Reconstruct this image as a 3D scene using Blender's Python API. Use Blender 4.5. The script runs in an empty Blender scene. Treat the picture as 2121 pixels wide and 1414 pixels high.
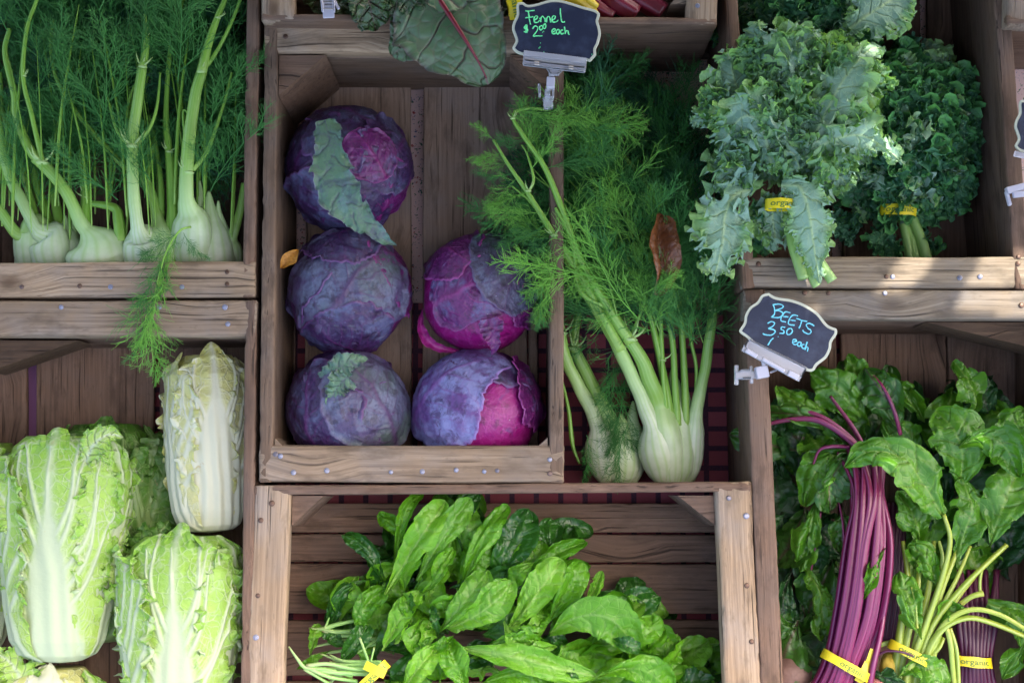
import bpy, math, random
import numpy as np
from mathutils import Vector, Matrix

# ------------------------------------------------------------------ camera, sky, sun, exposure
SC = bpy.context.scene
U = 0.00065                 # one layout unit in metres (0.65 mm)
BASE = 330.0                # height of the crate rims above the table, in units
FP = 2946.0                 # focal length in layout units (50 mm lens on a 36 mm sensor)
TH = math.radians(6.06)     # the camera leans a little off straight down
CT, ST = math.cos(TH), math.sin(TH)
CAM = np.array([0.0, -FP * ST, FP * CT])

cam = bpy.data.cameras.new('camera'); cam_ob = bpy.data.objects.new('camera', cam)
SC.collection.objects.link(cam_ob); SC.camera = cam_ob
cam.lens = 50; cam.sensor_width = 36; cam.clip_start = 0.05; cam.clip_end = 200
cam_ob.location = (CAM[0] * U, CAM[1] * U, (CAM[2] + BASE) * U)
cam_ob.rotation_euler = (TH, 0, 0)
cam.dof.use_dof = True; cam.dof.focus_distance = 1.92; cam.dof.aperture_fstop = 9.0

SUN_EL, SUN_AZ = math.radians(50), math.radians(52)       # azimuth clockwise from +Y
SUN_DIR = np.array([math.sin(SUN_AZ) * math.cos(SUN_EL), math.cos(SUN_AZ) * math.cos(SUN_EL), math.sin(SUN_EL)])
world = bpy.data.worlds.new('World'); SC.world = world; world.use_nodes = True
wn = world.node_tree.nodes; wl = world.node_tree.links
sky = wn.new('ShaderNodeTexSky'); sky.sky_type = 'NISHITA'; sky.sun_disc = False
sky.sun_elevation = SUN_EL; sky.sun_rotation = SUN_AZ
sky.air_density = 1.0; sky.dust_density = 6.0; sky.ozone_density = 0.0
wl.new(sky.outputs[0], wn['Background'].inputs[0]); wn['Background'].inputs[1].default_value = 0.15
sun = bpy.data.lights.new('sun', 'SUN'); sun.energy = 2.0; sun.angle = math.radians(0.5); sun.color = (1, .95, .87)
sun_ob = bpy.data.objects.new('sun', sun); SC.collection.objects.link(sun_ob)
sun_ob.rotation_euler = Vector(SUN_DIR).to_track_quat('Z', 'Y').to_euler()
vs = SC.view_settings; vs.view_transform = 'Standard'; vs.look = 'None'; vs.gamma = 1; vs.exposure = 2.4; vs.use_curve_mapping = False
SC.cycles.max_bounces = 8; SC.cycles.diffuse_bounces = 3; SC.cycles.transparent_max_bounces = 16

# ------------------------------------------------------------------ layout helpers
def P(px, py, h=0.0):
    """point at height h (units above the rim plane) that stands at this place of the layout"""
    d = np.array([px - 1060.5, (707 - py) * CT + FP * ST, (707 - py) * ST - FP * CT])
    t = (h - CAM[2]) / d[2]
    return CAM + d * t

def PP(pts): return np.array([P(*p) for p in pts])

def hash3(i, j, k, seed):
    n = (i * 374761393 + j * 668265263 + k * 2147483647 + seed * 1274126177) & 0xFFFFFFFF
    n = ((n ^ (n >> 13)) * 1274126177) & 0xFFFFFFFF
    n = ((n ^ (n >> 16)) * 2246822519) & 0xFFFFFFFF
    return ((n ^ (n >> 15)) & 0xFFFFFF) / float(0xFFFFFF) * 2 - 1

def vnoise(p, seed=0):
    p = np.asarray(p, float); f = np.floor(p); i = f.astype(np.int64); t = p - f; t = t * t * (3 - 2 * t)
    r = 0
    for a in (0, 1):
        for b in (0, 1):
            for c in (0, 1):
                w = (t[..., 0] if a else 1 - t[..., 0]) * (t[..., 1] if b else 1 - t[..., 1]) * (t[..., 2] if c else 1 - t[..., 2])
                r = r + w * hash3(i[..., 0] + a, i[..., 1] + b, i[..., 2] + c, seed)
    return r

def fbm(p, octv=3, seed=0, gain=.5):
    r = 0; a = 1; p = np.asarray(p, float)
    for o in range(octv):
        r = r + a * vnoise(p * (2.03 ** o), seed + o * 17); a *= gain
    return r

def sstep(a, b, x):
    t = np.clip((x - a) / (b - a), 0, 1); return t * t * (3 - 2 * t)

def catmull(pts, n):
    pts = np.asarray(pts, float); k = len(pts)
    if k == 2: 
        t = np.linspace(0, 1, n)[:, None]; return pts[0] * (1 - t) + pts[1] * t
    e = np.vstack([2 * pts[0] - pts[1], pts, 2 * pts[-1] - pts[-2]])
    seg = np.linalg.norm(np.diff(pts[:, :3], axis=0), axis=1); cum = np.concatenate([[0], np.cumsum(seg)]); cum /= cum[-1]
    q = np.linspace(0, 1, n); idx = np.clip(np.searchsorted(cum, q, side='right') - 1, 0, k - 2)
    t = ((q - cum[idx]) / (cum[idx + 1] - cum[idx] + 1e-9))[:, None]
    p0, p1, p2, p3 = e[idx], e[idx + 1], e[idx + 2], e[idx + 3]
    return .5 * (2 * p1 + (p2 - p0) * t + (2 * p0 - 5 * p1 + 4 * p2 - p3) * t * t + (3 * p1 - p0 - 3 * p2 + p3) * t ** 3)

def nrm(v): return v / (np.linalg.norm(v, axis=-1, keepdims=True) + 1e-12)

# ------------------------------------------------------------------ mesh + object helpers
WL = {}                                        # world location (metres) of every object's origin
def mesh_data(name, V, quads=None, tris=None, ngons=None, attrs=None, uv=None, smooth=True):
    me = bpy.data.meshes.new(name); V = np.ascontiguousarray(V, dtype=np.float32)
    idx = []; tot = []
    for F, n in ((quads, 4), (tris, 3)):
        if F is not None and len(F):
            F = np.asarray(F, np.int32); idx.append(F.ravel()); tot.append(np.full(len(F), n, np.int32))
    for f in (ngons or []):
        idx.append(np.asarray(f, np.int32)); tot.append(np.array([len(f)], np.int32))
    idx = np.concatenate(idx); tot = np.concatenate(tot); st = np.concatenate([[0], np.cumsum(tot)[:-1]]).astype(np.int32)
    me.vertices.add(len(V)); me.vertices.foreach_set('co', V.ravel())
    me.loops.add(len(idx)); me.loops.foreach_set('vertex_index', idx)
    me.polygons.add(len(tot)); me.polygons.foreach_set('loop_start', st); me.polygons.foreach_set('loop_total', tot)
    me.polygons.foreach_set('use_smooth', np.full(len(tot), smooth))
    if attrs:
        for k, a in attrs.items():
            at = me.attributes.new(k, 'FLOAT', 'POINT'); at.data.foreach_set('value', np.ascontiguousarray(a, np.float32).ravel())
    if uv is not None:
        l = me.uv_layers.new(name='UVMap'); l.data.foreach_set('uv', np.ascontiguousarray(uv[idx], np.float32).ravel())
    me.update(calc_edges=True); me.validate(verbose=False)
    return me

def link(name, data, parent=None, wloc=(0, 0, 0), mat=None, label=None):
    o = bpy.data.objects.new(name, data); SC.collection.objects.link(o)
    w = np.array(wloc, float); WL[o.name] = w
    if parent is not None:
        o.parent = parent; o.location = tuple(w - WL[parent.name])
    else: o.location = tuple(w)
    if mat is not None and data is not None and not data.materials: data.materials.append(mat)
    if label: o['label'] = label
    return o

def build(name, V, mat, parent=None, quads=None, tris=None, ngons=None, attrs=None, uv=None, smooth=True, label=None):
    """V in layout units -> one mesh object whose origin sits at its parent's origin (or its own middle)"""
    W = np.asarray(V, float).copy(); W[:, 2] += BASE; W *= U
    if parent is not None: org = WL[parent.name]
    else: org = np.array([W[:, 0].mean(), W[:, 1].mean(), W[:, 2].min()])
    me = mesh_data(name, W - org, quads, tris, ngons, attrs, uv, smooth); me.materials.append(mat)
    return link(name, me, parent, org, None, label)

def tag(o, label, cat, group=None, kind=None):
    o['label'] = label; o['category'] = cat
    if group: o['group'] = group
    if kind: o['kind'] = kind
    return o

def thing(name, label, cat, at, group=None):
    w = np.array([at[0], at[1], at[2] + BASE]) * U
    return tag(link(name, None, None, w), label, cat, group)

def gridq(nu, nv, wrapv=False):
    i = np.arange(nu - 1)[:, None]; j = np.arange(nv if wrapv else nv - 1)[None, :]; j2 = (j + 1) % nv
    a = i * nv + j; b = i * nv + j2; c = (i + 1) * nv + j2; d = (i + 1) * nv + j
    return np.stack([a, b, c, d], -1).reshape(-1, 4)

class Acc:
    """collects pieces of one mesh"""
    def __init__(s): s.V = []; s.Q = []; s.N = []; s.A = {}; s.n = 0; s.UV = []
    def add(s, V, Q, attrs=None, uv=None, N=None):
        V = np.asarray(V, float).reshape(-1, 3); s.V.append(V); s.Q.append(np.asarray(Q) + s.n)
        for f in (N or []): s.N.append([i + s.n for i in f])
        for k in (attrs or {}): s.A.setdefault(k, []).append(np.asarray(attrs[k]).ravel())
        if uv is not None: s.UV.append(uv.reshape(-1, 2))
        s.n += len(V)
    def build(s, name, mat, parent=None, **k):
        return build(name, np.vstack(s.V), mat, parent, quads=np.vstack(s.Q), ngons=s.N,
                     attrs={k_: np.concatenate(v) for k_, v in s.A.items()}, uv=np.vstack(s.UV) if s.UV else None, **k)

def frames(C, roll=0.0, up=(0, 0, 1)):
    T = nrm(np.gradient(C, axis=0)); up = np.broadcast_to(np.asarray(up, float), C.shape)
    S = np.cross(T, up); bad = np.linalg.norm(S, axis=1) < .25
    if bad.any():
        S[bad] = np.cross(T[bad], np.array([0.2, 1, 0.1]))
    S = nrm(S)
    for i in range(1, len(S)):
        if S[i] @ S[i - 1] < 0: S[i] = -S[i]
    k = np.ones(5) / 5
    if len(S) > 8:
        for c in range(3): S[:, c] = np.convolve(np.pad(S[:, c], 2, mode='edge'), k, 'valid')
        S = nrm(S)
    N = nrm(np.cross(S, T)); r = np.broadcast_to(np.asarray(roll, float), (len(C),))[:, None]
    return T, S * np.cos(r) + N * np.sin(r), N * np.cos(r) - S * np.sin(r)

def tube(path, rad, ns=8, n=24, groove=0, gn=7, flat=1.0, cap=True, up=(0, 0, 1), seed=0):
    C = catmull(path, n); R = np.interp(np.linspace(0, 1, n), *((list(zip(*rad))[0], list(zip(*rad))[1]) if isinstance(rad[0], tuple) else (np.linspace(0, 1, len(rad)), rad)))
    T, S, N = frames(C, 0, up); th = np.linspace(0, 2 * np.pi, ns, endpoint=False)
    g = 1 + groove * np.cos(gn * th + seed)
    V = C[:, None] + (R[:, None] * g)[..., None] * (np.cos(th)[None, :, None] * S[:, None] + flat * np.sin(th)[None, :, None] * N[:, None])
    Q = gridq(n, ns, True); NG = [list(range(ns))[::-1], [(n - 1) * ns + i for i in range(ns)]] if cap else []
    s = np.repeat(np.linspace(0, 1, n), ns)
    return V.reshape(-1, 3), Q, NG, s, np.tile(np.cos(gn * th + seed), n), np.stack([s, np.tile(th / 6.283, n)], -1)

def box(c, dx, dy, dz, bev=0):
    """box from centre and three half-axis vectors, with a small chamfer"""
    c, dx, dy, dz = [np.asarray(a, float) for a in (c, dx, dy, dz)]
    lx, ly, lz = [np.linalg.norm(a) for a in (dx, dy, dz)]; ex, ey, ez = dx / lx, dy / ly, dz / lz
    b = min(bev, lx * .9, ly * .9, lz * .9)
    ring = [(lx - b, ly), (lx, ly - b), (lx, -ly + b), (lx - b, -ly), (-lx + b, -ly), (-lx, -ly + b), (-lx, ly - b), (-lx + b, ly)] if b > 0 else \
           [(lx, ly), (lx, -ly), (-lx, -ly), (-lx, ly)]
    n = len(ring); lay = [(-lz, b), (-lz + b, 0), (lz - b, 0), (lz, b)] if b > 0 else [(-lz, 0), (lz, 0)]
    V = []
    for z, k in lay:
        for x, y in ring:
            V.append(c + ex * (x - math.copysign(k, x)) + ey * (y - math.copysign(k, y)) + ez * z)
    Q = gridq(len(lay), n, True)[:, ::-1]
    return np.array(V), Q, [list(range(n)), [(len(lay) - 1) * n + i for i in range(n)][::-1]]

# ------------------------------------------------------------------ materials
def nmat(name):
    m = bpy.data.materials.new(name); m.use_nodes = True
    nt = m.node_tree; b = nt.nodes['Principled BSDF']; return m, nt, b

class NT:
    def __init__(s, nt): s.nt = nt; s.n = nt.nodes; s.l = nt.links
    def __call__(s, typ, inp=None, **kw):
        x = s.n.new('ShaderNode' + typ)
        for k, v in kw.items(): setattr(x, k, v)
        for k, v in (inp or {}).items():
            i = x.inputs[k]
            if isinstance(v, bpy.types.NodeSocket): s.l.new(v, i)
            else: i.default_value = v
        return x
    def attr(s, name): return s('Attribute', attribute_name=name).outputs['Fac']
    def noise(s, vec, scale, detail=3, rough=.5, dist=0): return s('TexNoise', {'Vector': vec, 'Scale': scale, 'Detail': detail, 'Roughness': rough, 'Distortion': dist}).outputs['Fac']
    def mapr(s, v, a, b, c=0., d=1.):
        return s('MapRange', {'Value': v, 'From Min': a, 'From Max': b, 'To Min': c, 'To Max': d}).outputs[0]
    def math(s, op, a, b=0., c=0.):
        x = s.n.new('ShaderNodeMath'); x.operation = op
        for i, v in enumerate((a, b, c)):
            if isinstance(v, bpy.types.NodeSocket): s.l.new(v, x.inputs[i])
            else: x.inputs[i].default_value = v
        return x.outputs[0]
    def mix(s, f, a, b, bt='MIX'):
        x = s.n.new('ShaderNodeMix'); x.data_type = 'RGBA'; x.blend_type = bt; x.clamp_factor = True
        for i, v in ((0, f), (6, a), (7, b)):
            if isinstance(v, bpy.types.NodeSocket): s.l.new(v, x.inputs[i])
            else: x.inputs[i].default_value = v if i == 0 else (*v, 1)
        return x.outputs[2]
    def bump(s, h, strength, dist): return s('Bump', {'Height': h, 'Strength': strength, 'Distance': dist}).outputs[0]

def wood_mat(name, dark, mid, light, tint=1.0, old=.5):
    m, nt, b = nmat(name); g = NT(nt)
    tc = g('TexCoord').outputs['Object']; rnd = g('ObjectInfo').outputs['Random']
    off = g('CombineXYZ', {0: g.math('MULTIPLY', rnd, 37.), 1: g.math('MULTIPLY', rnd, 91.), 2: g.math('MULTIPLY', rnd, 53.)}).outputs[0]
    v = g('VectorMath', {0: tc, 1: off}, operation='ADD').outputs[0]
    def mp(sc): return g('Mapping', {'Vector': v, 'Scale': sc}).outputs[0]
    kn = g('TexVoronoi', {'Vector': mp((6, 13, 13)), 'Scale': 1.0, 'Randomness': 1.0}).outputs['Distance']
    knot = g.mapr(kn, .17, .05)
    warp = g.mapr(kn, .45, 0., 0., 1.)
    vw = g('VectorMath', {0: v, 1: g('CombineXYZ', {1: g.math('MULTIPLY', warp, .02)}).outputs[0]}, operation='ADD').outputs[0]
    fine = g.noise(g('Mapping', {'Vector': vw, 'Scale': (9, 330, 330)}).outputs[0], 1, 5, .65, .3)
    band = g.noise(g('Mapping', {'Vector': vw, 'Scale': (2.2, 60, 60)}).outputs[0], 1, 3, .55, .8)
    ring = g('TexWave', {'Vector': g('Mapping', {'Vector': vw, 'Scale': (1.2, 26, 26)}).outputs[0], 'Scale': 1.6, 'Distortion': 5., 'Detail': 2., 'Detail Scale': 1.2}, bands_direction='Y').outputs['Fac']
    stain = g.noise(v, 14, 4, .6); blot = g.noise(mp((16, 40, 40)), 1, 4, .6)
    crack = g.mapr(g.noise(g('Mapping', {'Vector': vw, 'Scale': (7, 260, 260)}).outputs[0], 1, 2, .5), .38, .29)
    k = g.math('ADD', g.math('MULTIPLY', fine, .62), g.math('ADD', g.math('MULTIPLY', band, .32), g.math('MULTIPLY', ring, .06)))
    ramp = g('ValToRGB', {'Fac': k}); cr = ramp.color_ramp
    cr.elements[0].position = .30; cr.elements[0].color = (*dark, 1); cr.elements[1].position = .72; cr.elements[1].color = (*light, 1)
    e = cr.elements.new(.52); e.color = (*mid, 1)
    c = ramp.outputs[0]
    grey = tuple(sum(mid) / 3 * x * 1.05 for x in (1.0, .97, .98))
    c = g.mix(g.mapr(stain, .42, .72, 0., old), c, grey)
    c = g.mix(g.mapr(blot, .53, .70, 0., .75), c, tuple(x * .42 for x in mid))
    spk = g.noise(mp((60, 160, 160)), 1, 3, .6); c = g.mix(g.mapr(spk, .62, .74, 0., .5), c, tuple(x * .45 for x in mid)); c = g.mix(g.mapr(g.noise(v, 5, 3, .6), .5, .7, 0., .45), c, tuple(x * .62 for x in mid))
    c = g.mix(g.math('MULTIPLY', crack, .85), c, tuple(x * .35 for x in dark))
    c = g.mix(g.math('MULTIPLY', knot, .85), c, tuple(x * y for x, y in zip(dark, (.6, .5, .42))))
    c = g.mix(1.0, c, g('CombineColor', {0: g.mapr(rnd, 0, 1, .82, 1.12), 1: g.mapr(rnd, 0, 1, .82, 1.10), 2: g.mapr(rnd, 0, 1, .84, 1.06)}).outputs[0], 'MULTIPLY')
    g.l.new(c, b.inputs['Base Color']); b.inputs['Roughness'].default_value = .72; b.inputs['Specular IOR Level'].default_value = .3
    hh = g.math('SUBTRACT', g.math('ADD', g.math('MULTIPLY', fine, .6), g.math('MULTIPLY', band, .5)), g.math('MULTIPLY', crack, .8))
    g.l.new(g.bump(hh, .75, .0016), b.inputs['Normal'])
    return m

WOOD = wood_mat('weathered_wood', (.118, .076, .046), (.285, .198, .125), (.41, .305, .205), old=.4)
WOOD2 = wood_mat('brown_wood', (.085, .052, .032), (.170, .108, .068), (.25, .168, .108), old=.3)
WOOD3 = wood_mat('grey_old_wood', (.100, .072, .048), (.245, .190, .130), (.37, .305, .22), old=.6)
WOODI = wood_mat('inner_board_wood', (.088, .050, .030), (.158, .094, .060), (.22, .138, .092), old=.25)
WOODF = wood_mat('pale_floor_wood', (.19, .122, .082), (.32, .215, .15), (.41, .29, .21), old=.4)
PLY = wood_mat('plywood_block', (.045, .024, .012), (.075, .042, .022), (.11, .065, .034), old=.1)

def simple(name, col, rough=.5, metal=0., spec=.5, **k):
    m, nt, b = nmat(name); b.inputs['Base Color'].default_value = (*col, 1); b.inputs['Roughness'].default_value = rough
    b.inputs['Metallic'].default_value = metal; b.inputs['Specular IOR Level'].default_value = spec
    for kk, v in k.items(): b.inputs[kk.replace('_', ' ')].default_value = v
    return m

def nail_mat():
    m, nt, b = nmat('nail_steel'); g = NT(nt); tc = g('TexCoord').outputs['Object']; rnd = g('ObjectInfo').outputs['Random']
    n = g.noise(tc, 900, 3)
    c = g.mix(g.mapr(rnd, .55, .75), (.24, .25, .32), (.10, .055, .035))
    c = g.mix(g.mapr(n, .5, .7, 0, .7), c, (.12, .09, .08))
    g.l.new(c, b.inputs['Base Color']); b.inputs['Metallic'].default_value = .55; b.inputs['Roughness'].default_value = .42
    return m
NAIL = nail_mat()

def leaf_mat(name, lo, hi, vein, rough=.45, spec=.3, trans=.22, edge=None, edge0=.6, nscale=22, bumpd=.0010, vor=150, vorc=.25, coat=0., spots=None, veinmix=1.0, back=None):
    m, nt, b = nmat(name); g = NT(nt); tc = g('TexCoord').outputs['Object']; rnd = g('ObjectInfo').outputs['Random']
    off = g('VectorMath', {0: tc, 1: g('CombineXYZ', {0: g.math('MULTIPLY', rnd, 11.), 1: g.math('MULTIPLY', rnd, 7.)}).outputs[0]}, operation='ADD').outputs[0]
    n1 = g.noise(off, nscale, 4, .6, .4); c = g.mix(g.mapr(n1, .3, .7), lo, hi)
    vo = g('TexVoronoi', {'Vector': off, 'Scale': float(vor)}, feature='DISTANCE_TO_EDGE').outputs['Distance']
    vl = g.mapr(vo, .10, .0)
    c = g.mix(g.math('MULTIPLY', vl, vorc), c, vein)
    if edge is not None: c = g.mix(g.mapr(g.attr('edge'), edge0, 1.0), c, edge)
    if spots is not None: c = g.mix(g.mapr(g.noise(off, 60, 5, .7), .60, .70, 0, .8), c, spots)
    c = g.mix(g.math('MULTIPLY', g.attr('vein'), veinmix), c, vein)
    if back is not None: c = g.mix(g('NewGeometry').outputs['Backfacing'], c, back)
    c = g.mix(1.0, c, g('CombineColor', {0: g.mapr(rnd, 0, 1, .80, 1.18), 1: g.mapr(rnd, 0, 1, .86, 1.12), 2: g.mapr(rnd, 0, 1, .9, 1.1)}).outputs[0], 'MULTIPLY')
    g.l.new(c, b.inputs['Base Color']); b.inputs['Roughness'].default_value = rough; b.inputs['Specular IOR Level'].default_value = spec
    b.inputs['Coat Weight'].default_value = coat; b.inputs['Coat Roughness'].default_value = .2
    h = g.math('ADD', g.math('MULTIPLY', g.noise(off, 160, 3, .6), .6), g.math('MULTIPLY', g.math('SUBTRACT', 1., vl), .5))
    nb = g.bump(h, .7, bumpd); g.l.new(nb, b.inputs['Normal'])
    tr = g('BsdfTranslucent', {'Color': g.mix(1.0, c, (1.5, 1.45, .7), 'MULTIPLY'), 'Normal': nb})
    mx = g('MixShader', {'Fac': trans}); g.l.new(b.outputs[0], mx.inputs[1]); g.l.new(tr.outputs[0], mx.inputs[2])
    g.l.new(mx.outputs[0], nt.nodes['Material Output'].inputs[0])
    return m

def stem_mat(name, stops, rough=.35, gcol=None, spec=.5):
    """colour along the stem by its 'along' attribute"""
    m, nt, b = nmat(name); g = NT(nt); r = g('ValToRGB', {'Fac': g.attr('along')}); cr = r.color_ramp
    cr.elements[0].position = stops[0][0]; cr.elements[0].color = (*stops[0][1], 1)
    cr.elements[1].position = stops[-1][0]; cr.elements[1].color = (*stops[-1][1], 1)
    for p, c in stops[1:-1]: cr.elements.new(p).color = (*c, 1)
    tc = g('TexCoord').outputs['Object']; c = r.outputs[0]
    n = g.noise(tc, 45, 4, .6); c = g.mix(g.mapr(n, .35, .7, 0, .35), c, tuple(x * .6 for x in stops[len(stops) // 2][1]))
    if gcol is not None: c = g.mix(g.mapr(g.attr('groove'), .1, 1., 0, .6), c, gcol)
    c = g.mix(g.mapr(g('ObjectInfo').outputs['Random'], 0, 1, 0, .25), c, tuple(min(1, x * 1.3) for x in stops[-1][1]))
    g.l.new(c, b.inputs['Base Color']); b.inputs['Roughness'].default_value = rough; b.inputs['Specular IOR Level'].default_value = spec
    b.inputs['Subsurface Weight'].default_value = 0
    g.l.new(g.bump(g.noise(tc, 260, 3), .35, .0006), b.inputs['Normal'])
    return m
# ------------------------------------------------------------------ planks, nails, crates
def plank(parent, name, A, B, width, thick, up, mat, seed=0, rough=1.0, label=None, bev=4.0, taper=(1, 1)):
    """a sawn, worn board from A to B (centre line); its grain runs along its own X"""
    A = np.asarray(A, float); B = np.asarray(B, float); L = np.linalg.norm(B - A); ex = (B - A) / L
    up = np.asarray(up, float); ey = nrm(np.cross(up, ex)); ez = np.cross(ex, ey)
    ns = max(6, int(L / 12)); xs = np.linspace(0, 1, ns)
    xs = np.concatenate([[0, 2.0 / L], xs[1:-1], [1 - 2.0 / L, 1]]); hw, ht = width / 2, thick / 2
    b = min(bev, hw * .6, ht * .6); pr = []
    def side(x0, y0, x1, y1, n): 
        for i in range(n): t = i / n; pr.append((x0 + (x1 - x0) * t, y0 + (y1 - y0) * t))
    nw = max(2, int(width / 14)); nt_ = max(2, int(thick / 14))
    side(hw - b, ht, -hw + b, ht, nw); pr.append((-hw + b, ht)); pr.append((-hw + .3 * b, ht - .3 * b)); side(-hw, ht - b, -hw, -ht + b, nt_); pr.append((-hw, -ht + b)); pr.append((-hw + .3 * b, -ht + .3 * b))
    side(-hw + b, -ht, hw - b, -ht, nw); pr.append((hw - b, -ht)); pr.append((hw - .3 * b, -ht + .3 * b)); side(hw, -ht + b, hw, ht - b, nt_); pr.append((hw, ht - b)); pr.append((hw - .3 * b, ht - .3 * b))
    pr = np.array(pr); k = len(pr)
    X = (xs * L - L / 2)[:, None] * np.ones(k); Y = np.ones(len(xs))[:, None] * pr[:, 0]; Z = np.ones(len(xs))[:, None] * pr[:, 1]
    tp = (taper[0] + (taper[1] - taper[0]) * xs)[:, None]; Y = Y * tp
    for e in (0, -1): Y[e] *= 1 - 2.2 / hw; Z[e] *= 1 - 2.2 / ht
    V = np.stack([X, Y, Z], -1).reshape(-1, 3)
    q = V * np.array([.006, .05, .05]) + seed * 3.7
    V[:, 1] += rough * 1.5 * fbm(q, 2, seed + 1); V[:, 2] += rough * 1.1 * fbm(q, 2, seed + 2)
    q2 = V * np.array([.05, .09, .09]) + seed * 1.3                      # chips along the arrises
    corner = np.clip(1 - np.minimum(np.abs(hw - np.abs(V[:, 1])), np.abs(ht - np.abs(V[:, 2]))) / 3, 0, 1) * ((np.abs(V[:, 1]) > hw - 5) & (np.abs(V[:, 2]) > ht - 5))
    chip = np.clip(fbm(q2, 2, seed + 5) - .25, 0, 1) * corner * 6 * rough
    V[:, 1] -= np.sign(V[:, 1]) * chip; V[:, 2] -= np.sign(V[:, 2]) * chip * .6
    V[:, 0] += np.where(np.abs(V[:, 0]) > L / 2 - 3, 2.0 * fbm(V * .08, 2, seed + 9), 0)
    Q = gridq(len(xs), k, True); NG = [list(range(k))[::-1], [(len(xs) - 1) * k + i for i in range(k)]]
    me = mesh_data(name, V * U, quads=Q[:, ::-1] if False else Q, ngons=NG)
    me.materials.append(mat)
    C = (A + B) / 2; w = np.array([C[0], C[1], C[2] + BASE]) * U
    o = link(name, me, parent, w, None, label)
    R = Matrix(((ex[0], ey[0], ez[0]), (ex[1], ey[1], ez[1]), (ex[2], ey[2], ez[2])))
    o.rotation_euler = R.to_euler()
    return o

def nail_mesh():
    th = np.linspace(0, 2 * np.pi, 12, endpoint=False); rr = [(5.4, -1.5), (5.4, .6), (4.6, 1.3), (2.5, 1.6), (.01, 1.7)]
    V = np.array([[r * math.cos(a), r * math.sin(a), z] for r, z in rr for a in th])
    return mesh_data('nail', V * U, quads=gridq(len(rr), 12, True))
NAILMESH = nail_mesh(); NAILMESH.materials.append(NAIL)
def nail(parent, px, py, h, s=1.0):
    p = P(px, py, h); p[2] = h; w = (p + [0, 0, BASE]) * U
    o = link('nail', NAILMESH, parent, w); s *= 1.0 + .12 * math.sin(px * 1.7 + py); o.scale = (s, s, 1)
    o.rotation_euler = (.12 * math.sin(px), .12 * math.cos(py * 1.3), px)
    return o

def corner_block(parent, c, d1, d2, l1, l2, z0, z1, mat, seed=0):
    """three-cornered post in a crate corner: c corner, legs l1 along d1 and l2 along d2"""
    c = np.asarray(c, float); d1 = nrm(np.asarray(d1, float)); d2 = nrm(np.asarray(d2, float)); V = []
    nz = 8
    for z in np.linspace(z0, z1, nz):
        e = 2 if z in (z0, z1) else 0
        for q in (c, c + d1 * (l1 - e), c + d2 * (l2 - e)):
            V.append([q[0], q[1], z])
    V = np.array(V); V += .8 * fbm(V * .05 + seed, 2, seed)[:, None] * np.array([1, 1, 0])
    return build('corner_block', V, mat, parent, quads=gridq(nz, 3, True), ngons=[[2, 1, 0], [(nz - 1) * 3, (nz - 1) * 3 + 1, (nz - 1) * 3 + 2]], smooth=False)

def lerp(a, b, t): return a + (b - a) * t
GT = -BASE
def crate(label, cor, h, depth, T, B, L, R, slat_dir, gaps, slat_range, mats, seed, rail_t=44):
    """cor: layout places of the outer rim corners TL TR BR BL at height h. T,B,L,R: dict per side
       t = wall thickness, rail = rail width (0 none), inset = wall pushed in under the rail"""
    c = [P(x, y, h) for x, y in cor]; cen = sum(c) / 4
    root = thing('wooden_crate', label, 'crate', (cen[0], cen[1], h - depth - 25), 'slatted wooden produce crates')
    up = np.array([0, 0, 1.]); wm, rm, fm = mats
    sides = {'T': (c[0], c[1], T), 'R': (c[1], c[2], R), 'B': (c[3], c[2], B), 'L': (c[0], c[3], L)}
    tt = {k: (s[2]['t'] + s[2].get('inset', 0)) for k, s in sides.items()}
    for k, (a, b, s) in sides.items():
        if s.get('skip'): continue
        d = nrm(b - a); inward = np.cross(up, d); inward *= np.sign(inward @ (cen - (a + b) / 2))
        rail = s.get('rail', 0); top = h - (rail_t + 1 if rail else 0) if not s.get('tall') else h - s['tall']
        off = s.get('inset', 0) + s['t'] / 2
        # walls of the rail ends stop short inside the long sides
        e0 = e1 = 0.0
        if rail:
            e0 = tt['L'] if k in 'TB' else tt['T']; e1 = tt['R'] if k in 'TB' else tt['B']
            e0 += 1; e1 += 1
        a2 = a + inward * off + d * e0; b2 = b + inward * off - d * e1
        z0 = h - depth - 22
        nb = s.get('boards', 1); hs = (top - z0) / nb
        for i in range(nb):
            zc = z0 + hs * (i + .5)
            plank(root, 'side_board', [*a2[:2], zc], [*b2[:2], zc], hs - (2.5 if nb > 1 else 0), s['t'], inward if True else up, s.get('wm', wm), seed + ord(k) + i, .9)
        if rail:
            ro = rail / 2 + s.get('ro', 0); o0, o1 = s.get('over', (0, 0))
            a3 = a + inward * ro - d * o0; b3 = b + inward * ro + d * o1
            plank(root, 'rail', [*a3[:2], h - rail_t / 2], [*b3[:2], h - rail_t / 2], rail, rail_t, up, s.get('rm', rm), seed + 3 * ord(k), 1.3, bev=7)
    zf = h - depth
    for i, (g0, g1) in enumerate(gaps):
        r0, r1 = slat_range
        if slat_dir == 'V': A = (P(g0[0], r0, zf) + P(g1[0], r0, zf)) / 2; Bp = (P(g0[1], r1, zf) + P(g1[1], r1, zf)) / 2; w = abs(P(g0[0], r0, zf)[0] - P(g1[0], r0, zf)[0])
        else: A = (P(r0, g0[0], zf) + P(r0, g1[0], zf)) / 2; Bp = (P(r1, g0[1], zf) + P(r1, g1[1], zf)) / 2; w = abs(P(r0, g0[0], zf)[1] - P(r0, g1[0], zf)[1])
        A[2] = Bp[2] = zf - 9
        plank(root, 'floor_slat', A, Bp, w, 18, up, fm, seed + 200 + i, .7, bev=3)
    return root, c

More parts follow.
